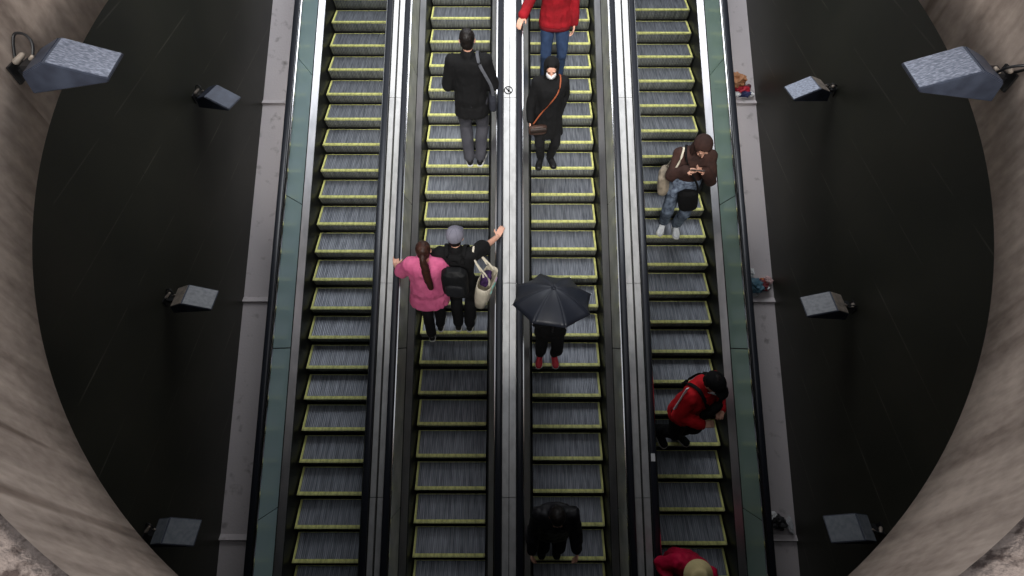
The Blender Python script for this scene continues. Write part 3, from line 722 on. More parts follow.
# 1 -- man in black coat, seen from behind, second escalator
x, y, z = place(-0.515, 2, 6, 0.13)
F = figure('person seen from behind in black coat and charcoal trousers, bag strap over right shoulder', x, y, z, 0, 1.86,
           [(-0.085, -0.0, 0, 0.15), (0.085, 0.0, 0, -0.2)],
           [((-0.17, 0.20, 1.06), (0.5, 0.8, 0.1), (0.4, 0, -1), (-0.45, -0.5, -.6), 0.5), ((0.19, 0.19, 1.04), (-0.5, 0.8, 0.1), (-0.4, 0, -1), (0.45, -0.5, -.6), 0.5)], head=(0.12, 0, 0))
body(F); trousers(F, GREYT, 0.022); shoes(F, SHOEB, SOLE); jacket(F, BLK, 0.030, -0.17, 0.012, name='coat', sinf=0.03); hair(F, HAIRD)
P = lambda a: [world(F, p) for p in side_pts(F, a)]
t = thing('shoulder_bag', 'dark shoulder bag on grey strap hanging at right hip of person in black coat', 'bag', world(F, F.pel + V((0.26, 0.0, -0.02))))
def child(name, bm, m, root, label=None, smooth=True):
    bmesh.ops.translate(bm, vec=-root.location, verts=bm.verts); o = obj(name, bm, m, root, smooth)
    if label: o['label'] = label
    return o
def cstrap(root, pts, m, **k):
    return strap('strap', [p - root.location for p in pts], m, root, **k)
child('pouch', softbox(world(F, F.pel + V((0.262, -0.03, 0.0))), RZ(0.1), 0.045, 0.12, 0.10), fab('slate_bag_cloth', srgb(40, 42, 50)), t)
cstrap(t, P([(0.262, -0.06, 0.06), (0.245, -0.125, 0.25), (0.19, -0.155, 0.40), (0.128, -0.135, 0.52), (0.10, -0.04, 0.60), (0.115, 0.07, 0.55), (0.17, 0.15, 0.38), (0.25, 0.08, 0.08)]), GREYS, w=0.02)

# 2 -- red jacket, cropped by the top of the frame
x, y, z = place(0.555, 3, 3, 0.27)
F = figure('person in red jacket and blue jeans at the top, left-hand side hand on the handrail', x, y, z, PI, 1.80,
           [(-0.10, 0, 0, 0.12), (0.10, 0.0, 0, -0.12)],
           [((-0.245, 0.06, 0.84), (0, 0.2, -1), (1, 0, 0), (-1, -0.4, 0), 0.5), ((0.43, 0.12, 1.00), (0.35, 0.75, -0.35), (0, 0, -1), (0.5, -0.4, -1), 0.4)], head=(0.2, 0, 0))
body(F); trousers(F, DENIM, 0.014, cuff=.016); shoes(F, SHOEB, SOLE); j2 = jacket(F, RED, 0.040, -0.085, 0.0, sinf=0.022, cuff=0.01, fold=0.009); hair(F, HAIRD)
bm = bmesh.new(); u = V((1, 0, 0)); loft(bm, [(F.pel + V((0, 0, zz * F.s)), V((1, 0, 0)) * (0.166 + r_) * F.s, V((0, 1, 0)) * (0.113 + r_) * F.s) for zz, r_ in ((-0.13, .026), (-0.125, .038), (-0.085, .040), (-0.08, .03))], 24, 2.3); obj('hem_band', bm, fab('dark_red_rib', srgb(96, 14, 24)), F.t, True)
bm = bmesh.new()
for k in range(4): box(bm, -0.125 + k * .014, -0.117 + k * .014, 0, 0.004, 0, 0.011 if k % 2 else .015)
bmesh.ops.transform(bm, matrix=Matrix.Translation(F.pel + F.B @ V((0, 0.163, 0.40)) * F.s), verts=bm.verts); obj('chest_mark', bm, WHITE, F.t)

# 3 -- masked person in black hooded coat
x, y, z = place(0.445, 3, 6, 0.12)
F = figure('person in long black hooded coat and white face mask, facing the camera', x, y, z, PI + 0.05, 1.56,
           [(-0.085, 0.0, 0, 0.25), (0.075, 0.02, 0, -0.25)],
           [((-0.13, 0.03, 0.84), (0.3, 0.0, -1), (1, 0, 0), (-.3, -0.6, -1), 0.9), ((0.235, 0.10, 0.78), (0, 0.3, -0.9), (-1, 0, 0), (.7, -0.5, -.4), 0.7)], head=(0.25, -0.1, 0))
body(F); trousers(F, BLK2, 0.014); shoes(F, SHOEB); jacket(F, BLK, 0.036, -0.33, 0.02, name='coat', sinf=0.024, fold=0.009); hood(F, BLK); hair(F, HAIRD, 0.06); mask(F)
P = lambda a: [world(F, p) for p in side_pts(F, a)]
t = thing('crossbody_bag', 'small brown bag on tan strap worn across the black hooded coat', 'bag', world(F, F.pel + V((0.17, 0.17, -0.12))))
R3 = RZ(PI + 0.15); cc = world(F, F.pel + V((0.145, 0.185, -0.10)))
child('pouch', softbox(cc, R3, 0.115, 0.035, 0.065), LEATH, t); 
bm = bmesh.new(); loft(bm, [(cc + R3 @ V((0, 0.034 + .006, zz)), R3 @ V((1, 0, 0)) * .105, R3 @ V((0, 1, 0)) * .006) for zz in (-0.01, 0.05)], 16, 5); child('flap', bm, fab('dark_flap_leather', srgb(52, 42, 38), None, .5), t)
cstrap(t, P([(0.23, 0.19, -0.03), (0.12, 0.175, 0.14), (-0.02, 0.18, 0.33), (-0.10, 0.15, 0.47), (-0.125, 0.03, 0.585), (-0.10, -0.12, 0.52), (0.05, -0.17, 0.3), (0.22, -0.10, 0.05), (0.24, 0.10, -0.06)]), STRAPB, w=0.009)

# 4 -- pink top, long ponytail
x, y, z = place(-0.985, 2, 12, 0.14)
F = figure('person seen from behind in loose pink top with long brown ponytail, hand on left handrail', x, y, z, 0.05, 1.70,
           [(-0.06, -0.14, 0, 0.1), (0.06, 0.0, 0, -0.1)],
           [((-0.375, 0.20, 1.02), (-0.02, 0.9, 0.15), (0, 0, -1), (-0.25, -1, -0.5), 0.4), ((0.22, 0.16, 1.0), (0.1, 0.8, 0.2), (-1, 0, 0), (1, -0.4, -0.2), 0.6)], side=0.06, head=(0.12, 0.0, 0))
body(F); trousers(F, BLK2, 0.018); shoes(F, SHOEB, SOLE); jacket(F, PINK, 0.048, -0.19, 0.035, 0.42, name='top', collar=False, sinf=0.026, cuff=0.012, fold=0.010)
hair(F, HAIRB)
bm = bmesh.new(); Q = lambda x_, y_, z_: F.hc + F.hd @ V((x_, y_, z_)) * F.s
pp = spline([Q(0, -.10, .03), Q(0, -.145, -.02), Q(0.01, -.155, -.12), Q(0.015, -.165, -.24), Q(0.03, -.175, -.36), Q(0.045, -.175, -.45)], 4)
tube(bm, pp, [.022 + .022 * math.sin(PI * min(1, (k + 1) / len(pp) * .95)) for k in range(len(pp))], 12); cloth(F, 'ponytail', bm, HAIRB, .009, .004, 22)

# 5 -- grey cap, black backpack, right arm on the rail
x, y, z = place(-0.625, 2, 12, 0.15)
F = figure('person seen from behind in grey cap and black t-shirt, bare right arm stretched to handrail', x, y, z, -0.06, 1.76,
           [(-0.075, 0, 0, 0.08), (0.085, 0.0, 0, -0.1)],
           [((-0.24, 0.14, 1.0), (0.3, 0.9, 0.1), (0, 0, -1), (-1, -0.4, 0), 0.6), ((0.435, 0.50, 1.20), (0.3, 0.9, 0.2), (0, 0, -1), (0.3, -0.3, -1), 0.35)], lean=0.10, head=(0.15, -0.05, 0))
body(F); trousers(F, BLK2, 0.020); shoes(F, SHOEB, SOLE); jacket(F, BLK, 0.030, -0.10, 0.012, 0.36, name='shirt', collar=True, cuff=0.02); hair(F, HAIRD)
bm = bmesh.new(); s = F.s; Q = lambda x_, y_, z_: F.hc + F.hd @ V((x_, y_, z_)) * s
ball(bm, Q(0, -0.018, 0.040), .097 * s, .114 * s, .096 * s, F.hd, 3); c1 = cloth(F, 'cap', bm, CAPG, .008, .0015, label='grey cloth cap')
bm = bmesh.new(); loft(bm, [(Q(0, yy, zz), F.hd @ V((1, 0, 0)) * wx * s, F.hd @ V((0, 0, 1)) * .004) for yy, wx, zz in ((.06, .078, .035), (.10, .074, .034), (.14, .058, .028), (.165, .03, .022))], 16, 2); obj('brim', bm, CAPG, c1, True)
bm = bmesh.new(); ball(bm, Q(0, -0.018, 0.135), .009, .009, .005, F.hd); obj('button', bm, CAPG, c1, True)
for k in range(6):
    a = k * PI / 3; bm = bmesh.new(); tube(bm, [Q(.0965 * math.sin(q) * math.cos(a), -0.018 + .1135 * math.sin(q) * math.sin(a), .040 + .0955 * math.cos(q)) for q in [j * PI / 2 / 7 for j in range(8)]], .0016, 5); obj('seam', bm, fab('cap_seam', srgb(84, 84, 96)), c1)
P = lambda a: [world(F, p) for p in side_pts(F, a)]
R3 = RZ(-0.06)
t = thing('backpack', 'black backpack worn by the person in the grey cap', 'backpack', world(F, F.pel + V((0, -0.2, 0.05))))
child('pack', softbox(world(F, F.pel + V((0, -0.20, 0.29) ) * 1.0), R3 @ Matrix.Rotation(-0.05, 3, 'X'), 0.145, 0.075, 0.215, 3.0), fab('black_nylon', srgb(24, 25, 27), srgb(15, 16, 17), .6), t)
child('front_pocket', softbox(world(F, F.pel + V((0, -0.272, 0.22))), R3, 0.105, 0.03, 0.10, 3.0), fab('dark_nylon_pocket', srgb(32, 33, 36), None, .6), t)
for k in (-1, 1):
    cstrap(t, P([(k * .08, -.145, .46), (k * .09, -.09, .56), (k * .10, .0, .60), (k * .11, .09, .53), (k * .125, .15, .36), (k * .14, .12, .2), (k * .14, -.04, .12), (k * .10, -.16, .10)]), BLK, w=.024)
bm = bmesh.new(); tube(bm, spline(P([(-.03, -.16, .50), (-.02, -.19, .535), (.02, -.19, .535), (.03, -.16, .50)])), .006); child('grab_handle', bm, BLK, t)
# tote
tb = world(F, F.pel + V((0.31, -0.06, 0.02))); R3 = RZ(-0.35) @ Matrix.Rotation(0.16, 3, 'Y')
t = thing('tote_bag', 'off-white canvas tote with pastel print hanging from right shoulder of person in grey cap', 'bag', tb)
bm = bmesh.new(); rs = []
prof_ = [(-0.25, 0.14, 0.05), (-0.235, 0.16, 0.07), (-0.08, 0.175, 0.09), (0.08, 0.18, 0.095), (0.20, 0.185, 0.085)]
prev = None
for pas in (0, 1):
    rng = prof_ if pas == 0 else prof_[::-1][:-1]
    for zz, rx, ry in rng:
        sc_ = 1 if pas == 0 else 0.96; cur = []
        for i in range(28):
            a = 2 * PI * i / 28; cu = math.copysign(abs(math.cos(a)) ** .6, math.cos(a)); sv = math.copysign(abs(math.sin(a)) ** .6, math.sin(a))
            wv = 1 + 0.04 * math.sin(5 * a + zz * 20)
            cur.append(bm.verts.new(tb + R3 @ V((ry * sv * sc_ * wv, rx * cu * sc_, zz + (0.004 if pas else 0)))))
        if prev:
            for i in range(28): bm.faces.new((prev[i], prev[(i + 1) % 28], cur[(i + 1) % 28], cur[i]))
        elif pas == 0: bm.faces.new(cur[::-1])
        prev = cur
bm.faces.new(prev); child('sack', bm, CANV, t)
for k, (yy, zz, m_) in enumerate(((-0.04, 0.13, srgb(120, 190, 180)), (0.02, 0.10, srgb(130, 200, 195)), (0.06, 0.15, srgb(190, 160, 200)), (-0.07, 0.06, srgb(150, 205, 200)))):
    bm = bmesh.new(); ball(bm, tb + R3 @ V((0.093, yy, zz)), .006, .03, .035, R3); child('print_patch', bm, mat('pastel_print_%d' % k, m_, .9), t)
for sx in (-1, 1):
    cstrap(t, [tb + R3 @ V((sx * .05, -.08, .18)), tb + R3 @ V((sx * .03, -.07, .30)), *[world(F, q) for q in side_pts(F, [(.215, -.09, .47), (.19, -.0 + sx * .02, .575), (.215, .07, .47)])], tb + R3 @ V((sx * .03, .08, .30)), tb + R3 @ V((sx * .05, .08, .18))], CANV, w=.011)
t = tag(obj('scarf', softbox(tb + R3 @ V((-0.01, -0.02, 0.22)), R3, .05, .085, .07, 2.2, vox=.008, fold=.014), fab('dark_purple_print', srgb(70, 40, 90), srgb(22, 16, 34), .8, 26), None, True), 'dark purple patterned bundle poking out of the white tote', 'scarf')

# 6 -- under the umbrella
x, y, z = place(0.44, 3, 13, 0.09)
F = figure('person in black with red shoes standing beneath the black umbrella', x, y, z, PI, 1.58,
           [(-0.095, 0.0, 0, 0.12), (0.095, 0.0, 0, -0.12)],
           [((-0.07, 0.16, 1.12), (0.5, 0.2, 0.7), (1, 0, 0), (-.5, -0.3, -.8), 1.1), ((0.04, 0.15, 1.17), (-0.2, 0.3, 0.8), (-1, 0, 0), (.5, -0.3, -.8), 1.2)], head=(0.1, 0, 0))
body(F); trousers(F, BLK2, 0.018); shoes(F, SHOER, SOLE, 'red shoe'); jacket(F, BLK, 0.034, -0.14, 0.01, sinf=0.026); hair(F, HAIRD, .05)
ux, uy, uz = x - 0.02, y - 0.06, z + 1.46
t = thing('umbrella', 'open black umbrella with eight panels, seen from above', 'umbrella', (ux, uy, uz))
UM = mat('black_umbrella_cloth', (0.011, 0.013, 0.020), 0.45, spec=0.4, col2=(0.017, 0.020, 0.03), scale=4)
ur = 0.438; ud = 0.165; nr = 8; sub = 8; kk = 10; tilt = Matrix.Rotation(-0.24, 3, 'X') @ Matrix.Rotation(0.05, 3, 'Y') @ RZ(0.26)
def upos(a, q):
    f_ = (a / (2 * PI / nr)) % 1.0; sag = 1 - 0.12 * q * (1 - (2 * f_ - 1) ** 2) ; r_ = ur * q * sag
    zz = ud * (1 - q ** 1.9) - 0.028 * math.sin(PI * f_) * q * (1 - q * .3)
    return tilt @ V((r_ * math.cos(a), r_ * math.sin(a), zz))
for gidx in range(nr):
    bm = bmesh.new(); rows = []
    for j in range(kk + 1):
        q = max(j / kk, 0.02); rows.append([bm.verts.new(upos(2 * PI * (gidx + min(max(i / sub, .0005), .9995)) / nr, q)) for i in range(sub + 1)])
    for a, b in zip(rows, rows[1:]):
        for i in range(sub): bm.faces.new((a[i], b[i], b[i + 1], a[i + 1]))
    o = obj('canopy_panel', bm, UM, t, True); o.modifiers.new('s', 'SOLIDIFY').thickness = 0.0015
    bm = bmesh.new(); a0 = 2 * PI * gidx / nr + 1e-4; tube(bm, [upos(a0, q / 8) - V((0, 0, .006)) for q in range(1, 9)], .0028, 6); ri_ = obj('rib', bm, M['bright'], t, True)
    bm = bmesh.new(); ball(bm, upos(a0, 1.01), .005, .005, .005); obj('rib_tip', bm, M['bright'], ri_, True)
bm = bmesh.new(); tube(bm, [tilt @ V((0, 0, ud + .045)), tilt @ V((0, 0, ud - .01))], [.004, .008]); ball(bm, tilt @ V((0, 0, ud)), .02, .02, .008); obj('ferrule', bm, UM, t, True)
hb = V((x, y, z)) + RZ(PI) @ V((0.0, 0.19, 1.16)) - V((ux, uy, uz)); bm = bmesh.new(); tube(bm, [tilt @ V((0, 0, ud - .01)), V((0, -.10, -.2)), hb], .006); obj('shaft', bm, M['black'], t, True)
bm = bmesh.new(); tube(bm, spline([hb + V((0, 0, .05)), hb + V((0, 0, -.06)), hb + V((0, -.03, -.09)), hb + V((0, -.05, -.06))]), .012); obj('handle', bm, M['black'], t, True)

# 7 -- brown hood, looking at a phone
x, y, z = place(2.10, 4, 9, 0.14)
F = figure('person in brown hooded jacket, jeans and white shoes bent over a phone', x, y, z, PI - 0.15, 1.66,
           [(-0.09, 0.02, 0, 0.1), (0.09, 0.0, 0, -0.25)],
           [((-0.09, 0.28, 1.31), (0.75, 0.3, 0.25), (0, 0.2, 1), (-.5, 0, -.9), 0.7), ((0.10, 0.28, 1.29), (-0.75, 0.3, 0.25), (0, 0.2, 1), (.5, 0, -.9), 0.7)], lean=0.13, head=(0.6, 0.25, 0))
body(F); trousers(F, fab('faded_dark_denim', srgb(50, 58, 72), srgb(110, 122, 138), .9, 16), 0.022); shoes(F, SHOEW, SOLE, 'white shoe'); jacket(F, BROWN, 0.036, 0.07, 0.0, sinf=0.026, fold=0.010); hood(F, BROWN, 0.004); hair(F, HAIRD)
bm = bmesh.new(); torso(F, bm, 0.030, -0.16, 0.02, 0.18); cloth(F, 'shirt', bm, PALEB, label='pale blue and grey patterned shirt tail', fold=.01)
P = lambda a: [world(F, p) for p in side_pts(F, a)]
t = thing('smartphone', 'phone held in both hands by the person in the brown hood', 'phone', world(F, V((0.0, 0.34, 1.345))))
R3 = RZ(PI - .15) @ Matrix.Rotation(0.9, 3, 'X')
bm = bmesh.new(); box(bm, -.075, .075, -.038, .038, -.004, .004); bmesh.ops.bevel(bm, geom=bm.edges[:], offset=.003, segments=2, affect='EDGES'); bmesh.ops.transform(bm, matrix=R3.to_4x4(), verts=bm.verts); obj('case', bm, M['black'], t)
bm = bmesh.new(); box(bm, -.069, .069, -.034, .034, .0042, .005); bmesh.ops.transform(bm, matrix=(R3 @ Matrix.Rotation(0, 3, 'X')).to_4x4(), verts=bm.verts); obj('screen', bm, mat('phone_screen', srgb(90, 104, 116), .15), t)
tb = world(F, F.pel + V((0.25, 0.02, 0.0))); R3 = RZ(PI - .4) @ Matrix.Rotation(.2, 3, 'Y')
t = thing('tote_bag', 'beige canvas bag hanging by a white strap from the shoulder of the brown-hooded person', 'bag', tb)
child('sack', softbox(tb, R3, .06, .13, .17, 3, 1.1, fold=.008), mat('beige_canvas', srgb(150, 138, 120), .9, col2=srgb(120, 110, 96), scale=9), t)
cstrap(t, [tb + V((0, .07, .15)), *P([(.235, -.02, .38), (.165, -.02, .585), (.19, .13, .5), (.235, .15, .3)]), tb + V((0, -.07, .15))], CANV, w=.012)
t = thing('shoulder_bag', 'black bag slung in front of the brown-hooded person over the jeans', 'bag', world(F, F.pel + V((-0.06, 0.19, -0.12))))
child('pouch', softbox(world(F, F.pel + V((-0.055, 0.215, -0.10))), RZ(PI - .15) @ Matrix.Rotation(.25, 3, 'Y'), .11, .05, .16, 2.6, 1.1), BLK, t)
cstrap(t, P([(-.14, .22, 0.02), (-.10, .21, .2), (0.02, .2, .38), (.12, .12, .54), (.14, 0, .60), (.10, -.14, .5), (-.05, -.18, .3), (-.2, -.05, .1), (-.17, .17, .0)]), BLK, w=.012)

# 8 -- red jacket, dark cap, turned to the right
x, y, z = place(1.955, 4, 16, 0.10)
F = figure('person in red jacket with white sleeve stripe and black cap, mid-stride on rightmost escalator', x, y, z, PI + 0.6, 1.82,
           [(-0.10, 0.06, 0, 0.15), (0.10, -0.08, 0, -0.2)],
           [((-0.10, 0.25, 1.22), (0.6, 0.3, 0.7), (0.3, .3, -.6), (-.6, -.2, -.8), 0.9), ((0.12, 0.24, 1.12), (-0.7, 0.5, 0.2), (-0.3, 0, -.6), (.6, -.2, -.8), 0.9)], lean=0.07, head=(0.35, 0.0, 0))
body(F); trousers(F, BLK2, 0.026, cuff=.01); shoes(F, SHOEB, SOLE); jacket(F, fab('bright_red_cloth', srgb(205, 28, 38), srgb(165, 18, 28)), 0.034, -0.12, 0.01, sinf=0.024, fold=0.009, cuff=.006); hair(F, HAIRD, .03); mask(F)
bm = bmesh.new(); s = F.s; Q = lambda x_, y_, z_: F.hc + F.hd @ V((x_, y_, z_)) * s
ball(bm, Q(0, -0.016, 0.042), .094 * s, .112 * s, .082 * s, F.hd, 3); c1 = cloth(F, 'cap', bm, BLK, .008, .0015)
bm = bmesh.new(); loft(bm, [(Q(0, yy, zz), F.hd @ V((1, 0, 0)) * wx * s, F.hd @ V((0, 0, 1)) * .004) for yy, wx, zz in ((.06, .078, .035), (.10, .074, .034), (.14, .058, .028), (.165, .03, .022))], 16, 2); obj('brim', bm, BLK, c1, True)
# white stripe along the shoulder and sleeve nearest the left of the photo
a, b = F.sh[1], F.elb[1]; st = []
for k in range(7):
    tt_ = -0.25 + 1.05 * k / 6; c = a + (b - a) * tt_; o_ = (V((0.55, -0.55, 0.65))).normalized(); st.append(c + o_ * (0.052 + .024 + .016) * s)
strap('sleeve_stripe', st, WHITE, F.t, w=.028, th=.007)['label'] = 'white stripe along the sleeve'
P = lambda a: [world(F, p) for p in side_pts(F, a)]
t = thing('chest_bag', 'black bag worn on the front of the red-jacketed person on the rightmost escalator', 'bag', world(F, F.pel + V((0, .2, .3))))
child('pouch', softbox(world(F, F.pel + F.B @ V((0, .20, .33))), RZ(PI + .6) @ Matrix.Rotation(-.16, 3, 'X'), .11, .05, .12, 2.8), BLK, t)
for k in (-1, 1): cstrap(t, P([(k * .08, .19, .42), (k * .11, .12, .53), (k * .115, .0, .605), (k * .10, -.12, .52), (k * .06, -.17, .35), (k * -.02, -.17, .25)]), BLK, w=.022)

# 9 -- dark coat near the bottom
x, y, z = place(0.44, 3, 19, 0.15)
F = figure('person in black jacket near the bottom of the photo, head bowed, hands at sides', x, y, z, PI, 1.66,
           [(-0.085, 0.0, 0, 0.05), (0.085, 0.0, 0, -0.05)],
           [((-0.24, 0.20, 0.90), (0.0, 0.6, -0.8), (1, 0, 0), (-.35, -0.5, -1), 0.6), ((0.24, 0.20, 0.90), (0, 0.6, -0.8), (-1, 0, 0), (.35, -0.5, -1), 0.6)], lean=-0.02, head=(0.65, 0, 0), stance=V((0.0, -0.05, 0)))
body(F); trousers(F, BLK2, 0.018); shoes(F, SHOEB); jacket(F, fab('black_quilted_cloth', srgb(26, 26, 30), srgb(17, 17, 20), .5), 0.036, -0.12, 0.01, sinf=0.030, fold=0.010); hair(F, HAIRD, .04)

# 10 -- crimson padded coat at the bottom edge
x, y, z = place(1.84, 4, 20, 0.03)
F = figure('person in crimson padded coat and beige hat at the bottom edge of the photo', x, y, z, PI - 0.38, 1.56,
           [(-0.09, 0.0, 0, 0.05), (0.09, 0.0, 0, -0.05)],
           [((-0.12, 0.28, 1.02), (0.5, 0.7, 0), (0.6, 0, -.5), (-.7, -0.3, -.6), 0.5), ((0.12, 0.28, 1.02), (-0.5, 0.7, 0), (-.6, 0, -.5), (.7, -0.3, -.6), 0.5)], lean=0.30, head=(0.4, 0, 0))
body(F); trousers(F, BLK2, 0.018); shoes(F, SHOEB); jacket(F, CRIM, 0.034, -0.2, 0.03, name='coat', sinf=0.028, fold=0.012); hair(F, HAIRD, .05)
bm = bmesh.new(); s = F.s; Q = lambda x_, y_, z_: F.hc + F.hd @ V((x_, y_, z_)) * s
hx, hy = F.hd @ V((1, 0, 0)) * s, F.hd @ V((0, 1, 0)) * s
loft(bm, [(Q(0, -.015, .138), hx * .05, hy * .055), (Q(0, -.015, .136), hx * .072, hy * .085), (Q(0, -.015, .12), hx * .085, hy * .102), (Q(0, -.015, .045), hx * .096, hy * .115), (Q(0, -.015, .03), hx * .15, hy * .17), (Q(0, -.015, .022), hx * .15, hy * .17), (Q(0, -.015, .035), hx * .092, hy * .11)], 28)
bmesh.ops.recalc_face_normals(bm, faces=bm.faces); obj('hat', bm, BEIGE, F.t, True)['label'] = 'beige brimmed hat'

# ------------------------------------------------------------------ litter caught by the lips on the right-hand ledge
def litter_spot(k, u, v):   # k: lip index, u across the ledge 0..1, v distance up-slope of the lip
    xi = 3.03; yy = LIPS[k] + 0.055 + v; return V((xi + 0.03 + u * (WR - xi - 0.08), yy, sl(yy, 0.13)))
def crumple(name, label, cat, p, r, m, group='litter on the right stone ledge', sq=(1, 1, .6), rot=0.0):
    bm = bmesh.new(); vs = ball(bm, (0, 0, 0), r * sq[0], r * sq[1], r * sq[2], RZ(rot), 3)
    sd_ = random.random() * 60
    for v in bm.verts:
        q = v.co.normalized() * 2.2 + V((sd_, 0, 0)); f_ = noise.noise(q) + .6 * noise.noise(q * 2.7); v.co *= 1.45 * (1 + 0.55 * f_)
    lowest = min(v.co.z for v in bm.verts)
    o = obj(name, bm, m); o.location = p + V((0, 0, -lowest * 0.9)); return tag(o, label, cat, group)
def can(label, p, m, r=.032, L=.12, rot=0.0, name='drink_can', cat='can'):
    t = thing(name, label, cat, p + V((0, 0, r + .002)), rot, 'litter on the right stone ledge')
    bm = bmesh.new(); prf = [(-L / 2, r * .75), (-L / 2 + .006, r), (L / 2 - .012, r), (L / 2, r * .72)]
    loft(bm, [(V((a, 0, 0)), V((0, 1, 0)) * b, V((0, 0, 1)) * b) for a, b in prf], 18); obj('can_body', bm, m, t, True)
    bm = bmesh.new(); loft(bm, [(V((L / 2 - .001, 0, 0)), V((0, 1, 0)) * r * .7, V((0, 0, 1)) * r * .7), (V((L / 2 + .003, 0, 0)), V((0, 1, 0)) * r * .72, V((0, 0, 1)) * r * .72)], 18); obj('rim', bm, M['bright'], t)
def cup(label, p, rot):
    t = thing('paper_cup', label, 'cup', p + V((0, 0, .036)), rot, 'litter on the right stone ledge')
    bm = bmesh.new(); loft(bm, [(V((a, 0, 0)), V((0, 1, 0)) * b, V((0, 0, 1)) * b) for a, b in ((-.05, .024), (-.045, .026), (.045, .035), (.05, .036), (.048, .033), (-.04, .024))], 20); obj('cup_wall', bm, WHITE, t, True)
    bm = bmesh.new(); loft(bm, [(V((a, 0, 0)), V((0, 1, 0)) * .0375, V((0, 0, 1)) * .0375) for a in (.047, .053)], 20); obj('cup_rim', bm, M['lamppale'], t)
lm = lambda n_, c: mat('litter_' + n_, c, .6, col2=tuple(min(1, q * 1.5) for q in c), scale=14)
crumple('paper_bag', 'crumpled brown paper bag above the top litter pile', 'bag', litter_spot(3, .22, .20), .075, lm('kraft', srgb(170, 120, 84)), sq=(1, 1.2, .7))
crumple('wrapper', 'red crumpled wrapper in the top litter pile', 'wrapper', litter_spot(3, .42, .09), .05, lm('red', srgb(170, 30, 50)), sq=(1.4, .8, .6))
crumple('plastic_bag', 'dark blue plastic bag in the top litter pile', 'bag', litter_spot(3, .58, .04), .045, lm('blue', srgb(50, 56, 96)), sq=(1.5, .7, .6))
crumple('tissue', 'white tissue at the inner end of the top litter pile', 'tissue', litter_spot(3, .12, .05), .035, lm('white', srgb(205, 205, 205)))
crumple('tissue', 'bright white tissue at the outer end of the top litter pile', 'tissue', litter_spot(3, .93, .045), .03, lm('white_b', srgb(235, 235, 235)))
can('maroon drink can lying in the top litter pile', litter_spot(3, .75, .13), lm('maroon', srgb(90, 40, 50)), rot=.8)
crumple('plastic_bag', 'teal and white plastic bag in the middle litter pile', 'bag', litter_spot(2, .25, .09), .065, lm('teal', srgb(70, 104, 120)), sq=(1, 1.1, .6))
crumple('tissue', 'white tissue at the top of the middle litter pile', 'tissue', litter_spot(2, .08, .26), .04, lm('white_c', srgb(200, 200, 200)), sq=(.6, 1.2, .6))
crumple('tissue', 'grey-white tissue beside the lip in the middle litter pile', 'tissue', litter_spot(2, .16, .02), .04, lm('white_d', srgb(170, 172, 176)), sq=(1.3, .7, .5))
crumple('wrapper', 'dark red wrapper in the middle litter pile', 'wrapper', litter_spot(2, .52, .10), .055, lm('darkred', srgb(96, 30, 36)), sq=(1, 1.2, .6))
crumple('wrapper', 'orange wrapper in the middle litter pile', 'wrapper', litter_spot(2, .68, .17), .03, lm('orange', srgb(190, 110, 60)))
cup('white paper cup lying in the middle litter pile', litter_spot(2, .76, .09), .5 - PI / 2)
crumple('tissue', 'pinkish tissue at the outer end of the middle litter pile', 'tissue', litter_spot(2, .9, .17), .038, lm('pink', srgb(180, 150, 148)))
crumple('tissue', 'white tissue in the bottom litter pile, nearest the escalator', 'tissue', litter_spot(1, .15, .17), .032, lm('white_e', srgb(220, 220, 220)))
crumple('plastic_bag', 'black plastic bag in the bottom litter pile', 'bag', litter_spot(1, .35, .10), .055, lm('black', srgb(18, 18, 20)))
can('silver drink can standing askew in the bottom litter pile', litter_spot(1, .62, .09), M['bright'], rot=PI / 2, L=.11)
crumple('wrapper', 'thin clear wrapper at the outer end of the bottom litter pile', 'wrapper', litter_spot(1, .88, .07), .045, lm('clear', srgb(150, 150, 152)), sq=(.6, 1.4, .5))
#__ENDP__

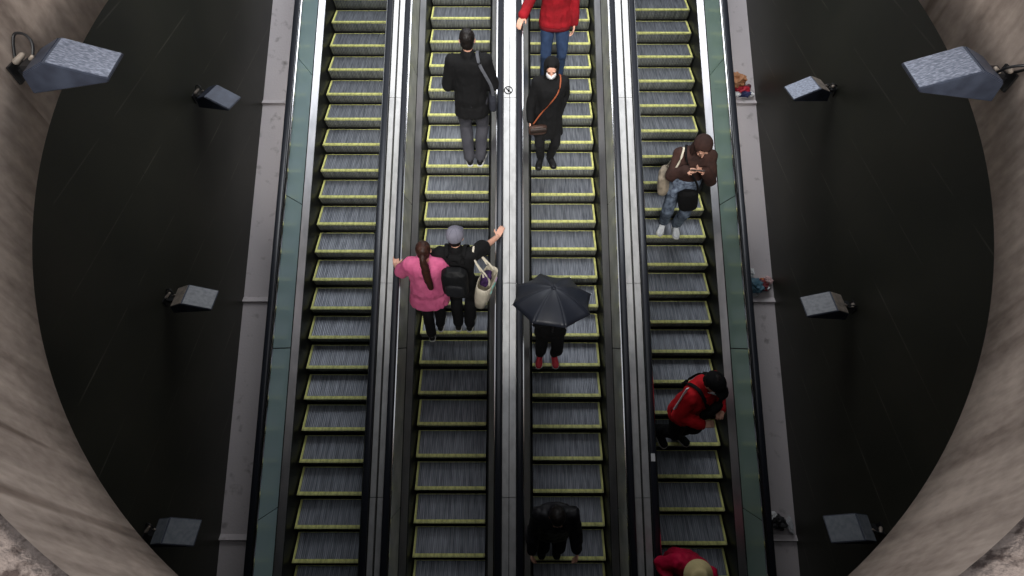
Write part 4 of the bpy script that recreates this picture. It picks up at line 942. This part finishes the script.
# ------------------------------------------------------------------ light and camera
w = bpy.data.worlds.new('overcast'); scn.world = w; w.use_nodes = True
nt = w.node_tree; bg = nt.nodes['Background']
tc = nt.nodes.new('ShaderNodeTexCoord'); sp = nt.nodes.new('ShaderNodeSeparateXYZ'); nt.links.new(tc.outputs['Generated'], sp.inputs[0])
rp = nt.nodes.new('ShaderNodeValToRGB'); e = rp.color_ramp.elements
e[0].position = 0.0; e[0].color = (0.02, 0.02, 0.02, 1); e[1].position = 0.15; e[1].color = (0.75, 0.78, 0.84, 1)
el = rp.color_ramp.elements.new(0.9); el.color = (0.92, 0.95, 1.0, 1)
nt.links.new(sp.outputs[2], rp.inputs['Fac']); nt.links.new(rp.outputs[0], bg.inputs['Color'])
bg.inputs['Strength'].default_value = 0.52
sun = bpy.data.lights.new('sun', 'SUN'); sun.energy = 5.5; sun.angle = math.radians(30); sun.color = (1.0, 0.97, 0.93)
so = bpy.data.objects.new('sun', sun); C.objects.link(so); so.rotation_euler = (math.radians(50), 0, 0); so.location = (0, -8, 16)

ar = bpy.data.lights.new('upper_run_fill', 'AREA'); ar.shape = 'RECTANGLE'; ar.size = 7.0; ar.size_y = 5.0; ar.energy = 430; ar.color = (0.93, 0.96, 1.0)  # added fill lamp out of view, brightens the upper run
ao = bpy.data.objects.new('upper_run_fill', ar); C.objects.link(ao); ao.location = (0, 8.8, ZC + 2.2); ao.rotation_euler = (math.radians(-8), 0, 0)
cam = bpy.data.cameras.new('camera'); cam.sensor_width = 36.0; cam.lens = 533.8 * 36 / 1024; cam.clip_start = 0.05; cam.clip_end = 200
co = bpy.data.objects.new('camera', cam); C.objects.link(co); co.location = (0, 0, ZC)
co.matrix_world = Matrix.Translation((0, 0, ZC)) @ Matrix.Rotation(math.radians(0.1215), 4, 'Z') @ Matrix.Rotation(math.radians(90 - 54.401), 4, 'X') @ Matrix.Rotation(math.radians(-0.0465), 4, 'Z')
scn.camera = co
scn.view_settings.view_transform = 'Standard'; scn.view_settings.look = 'None'
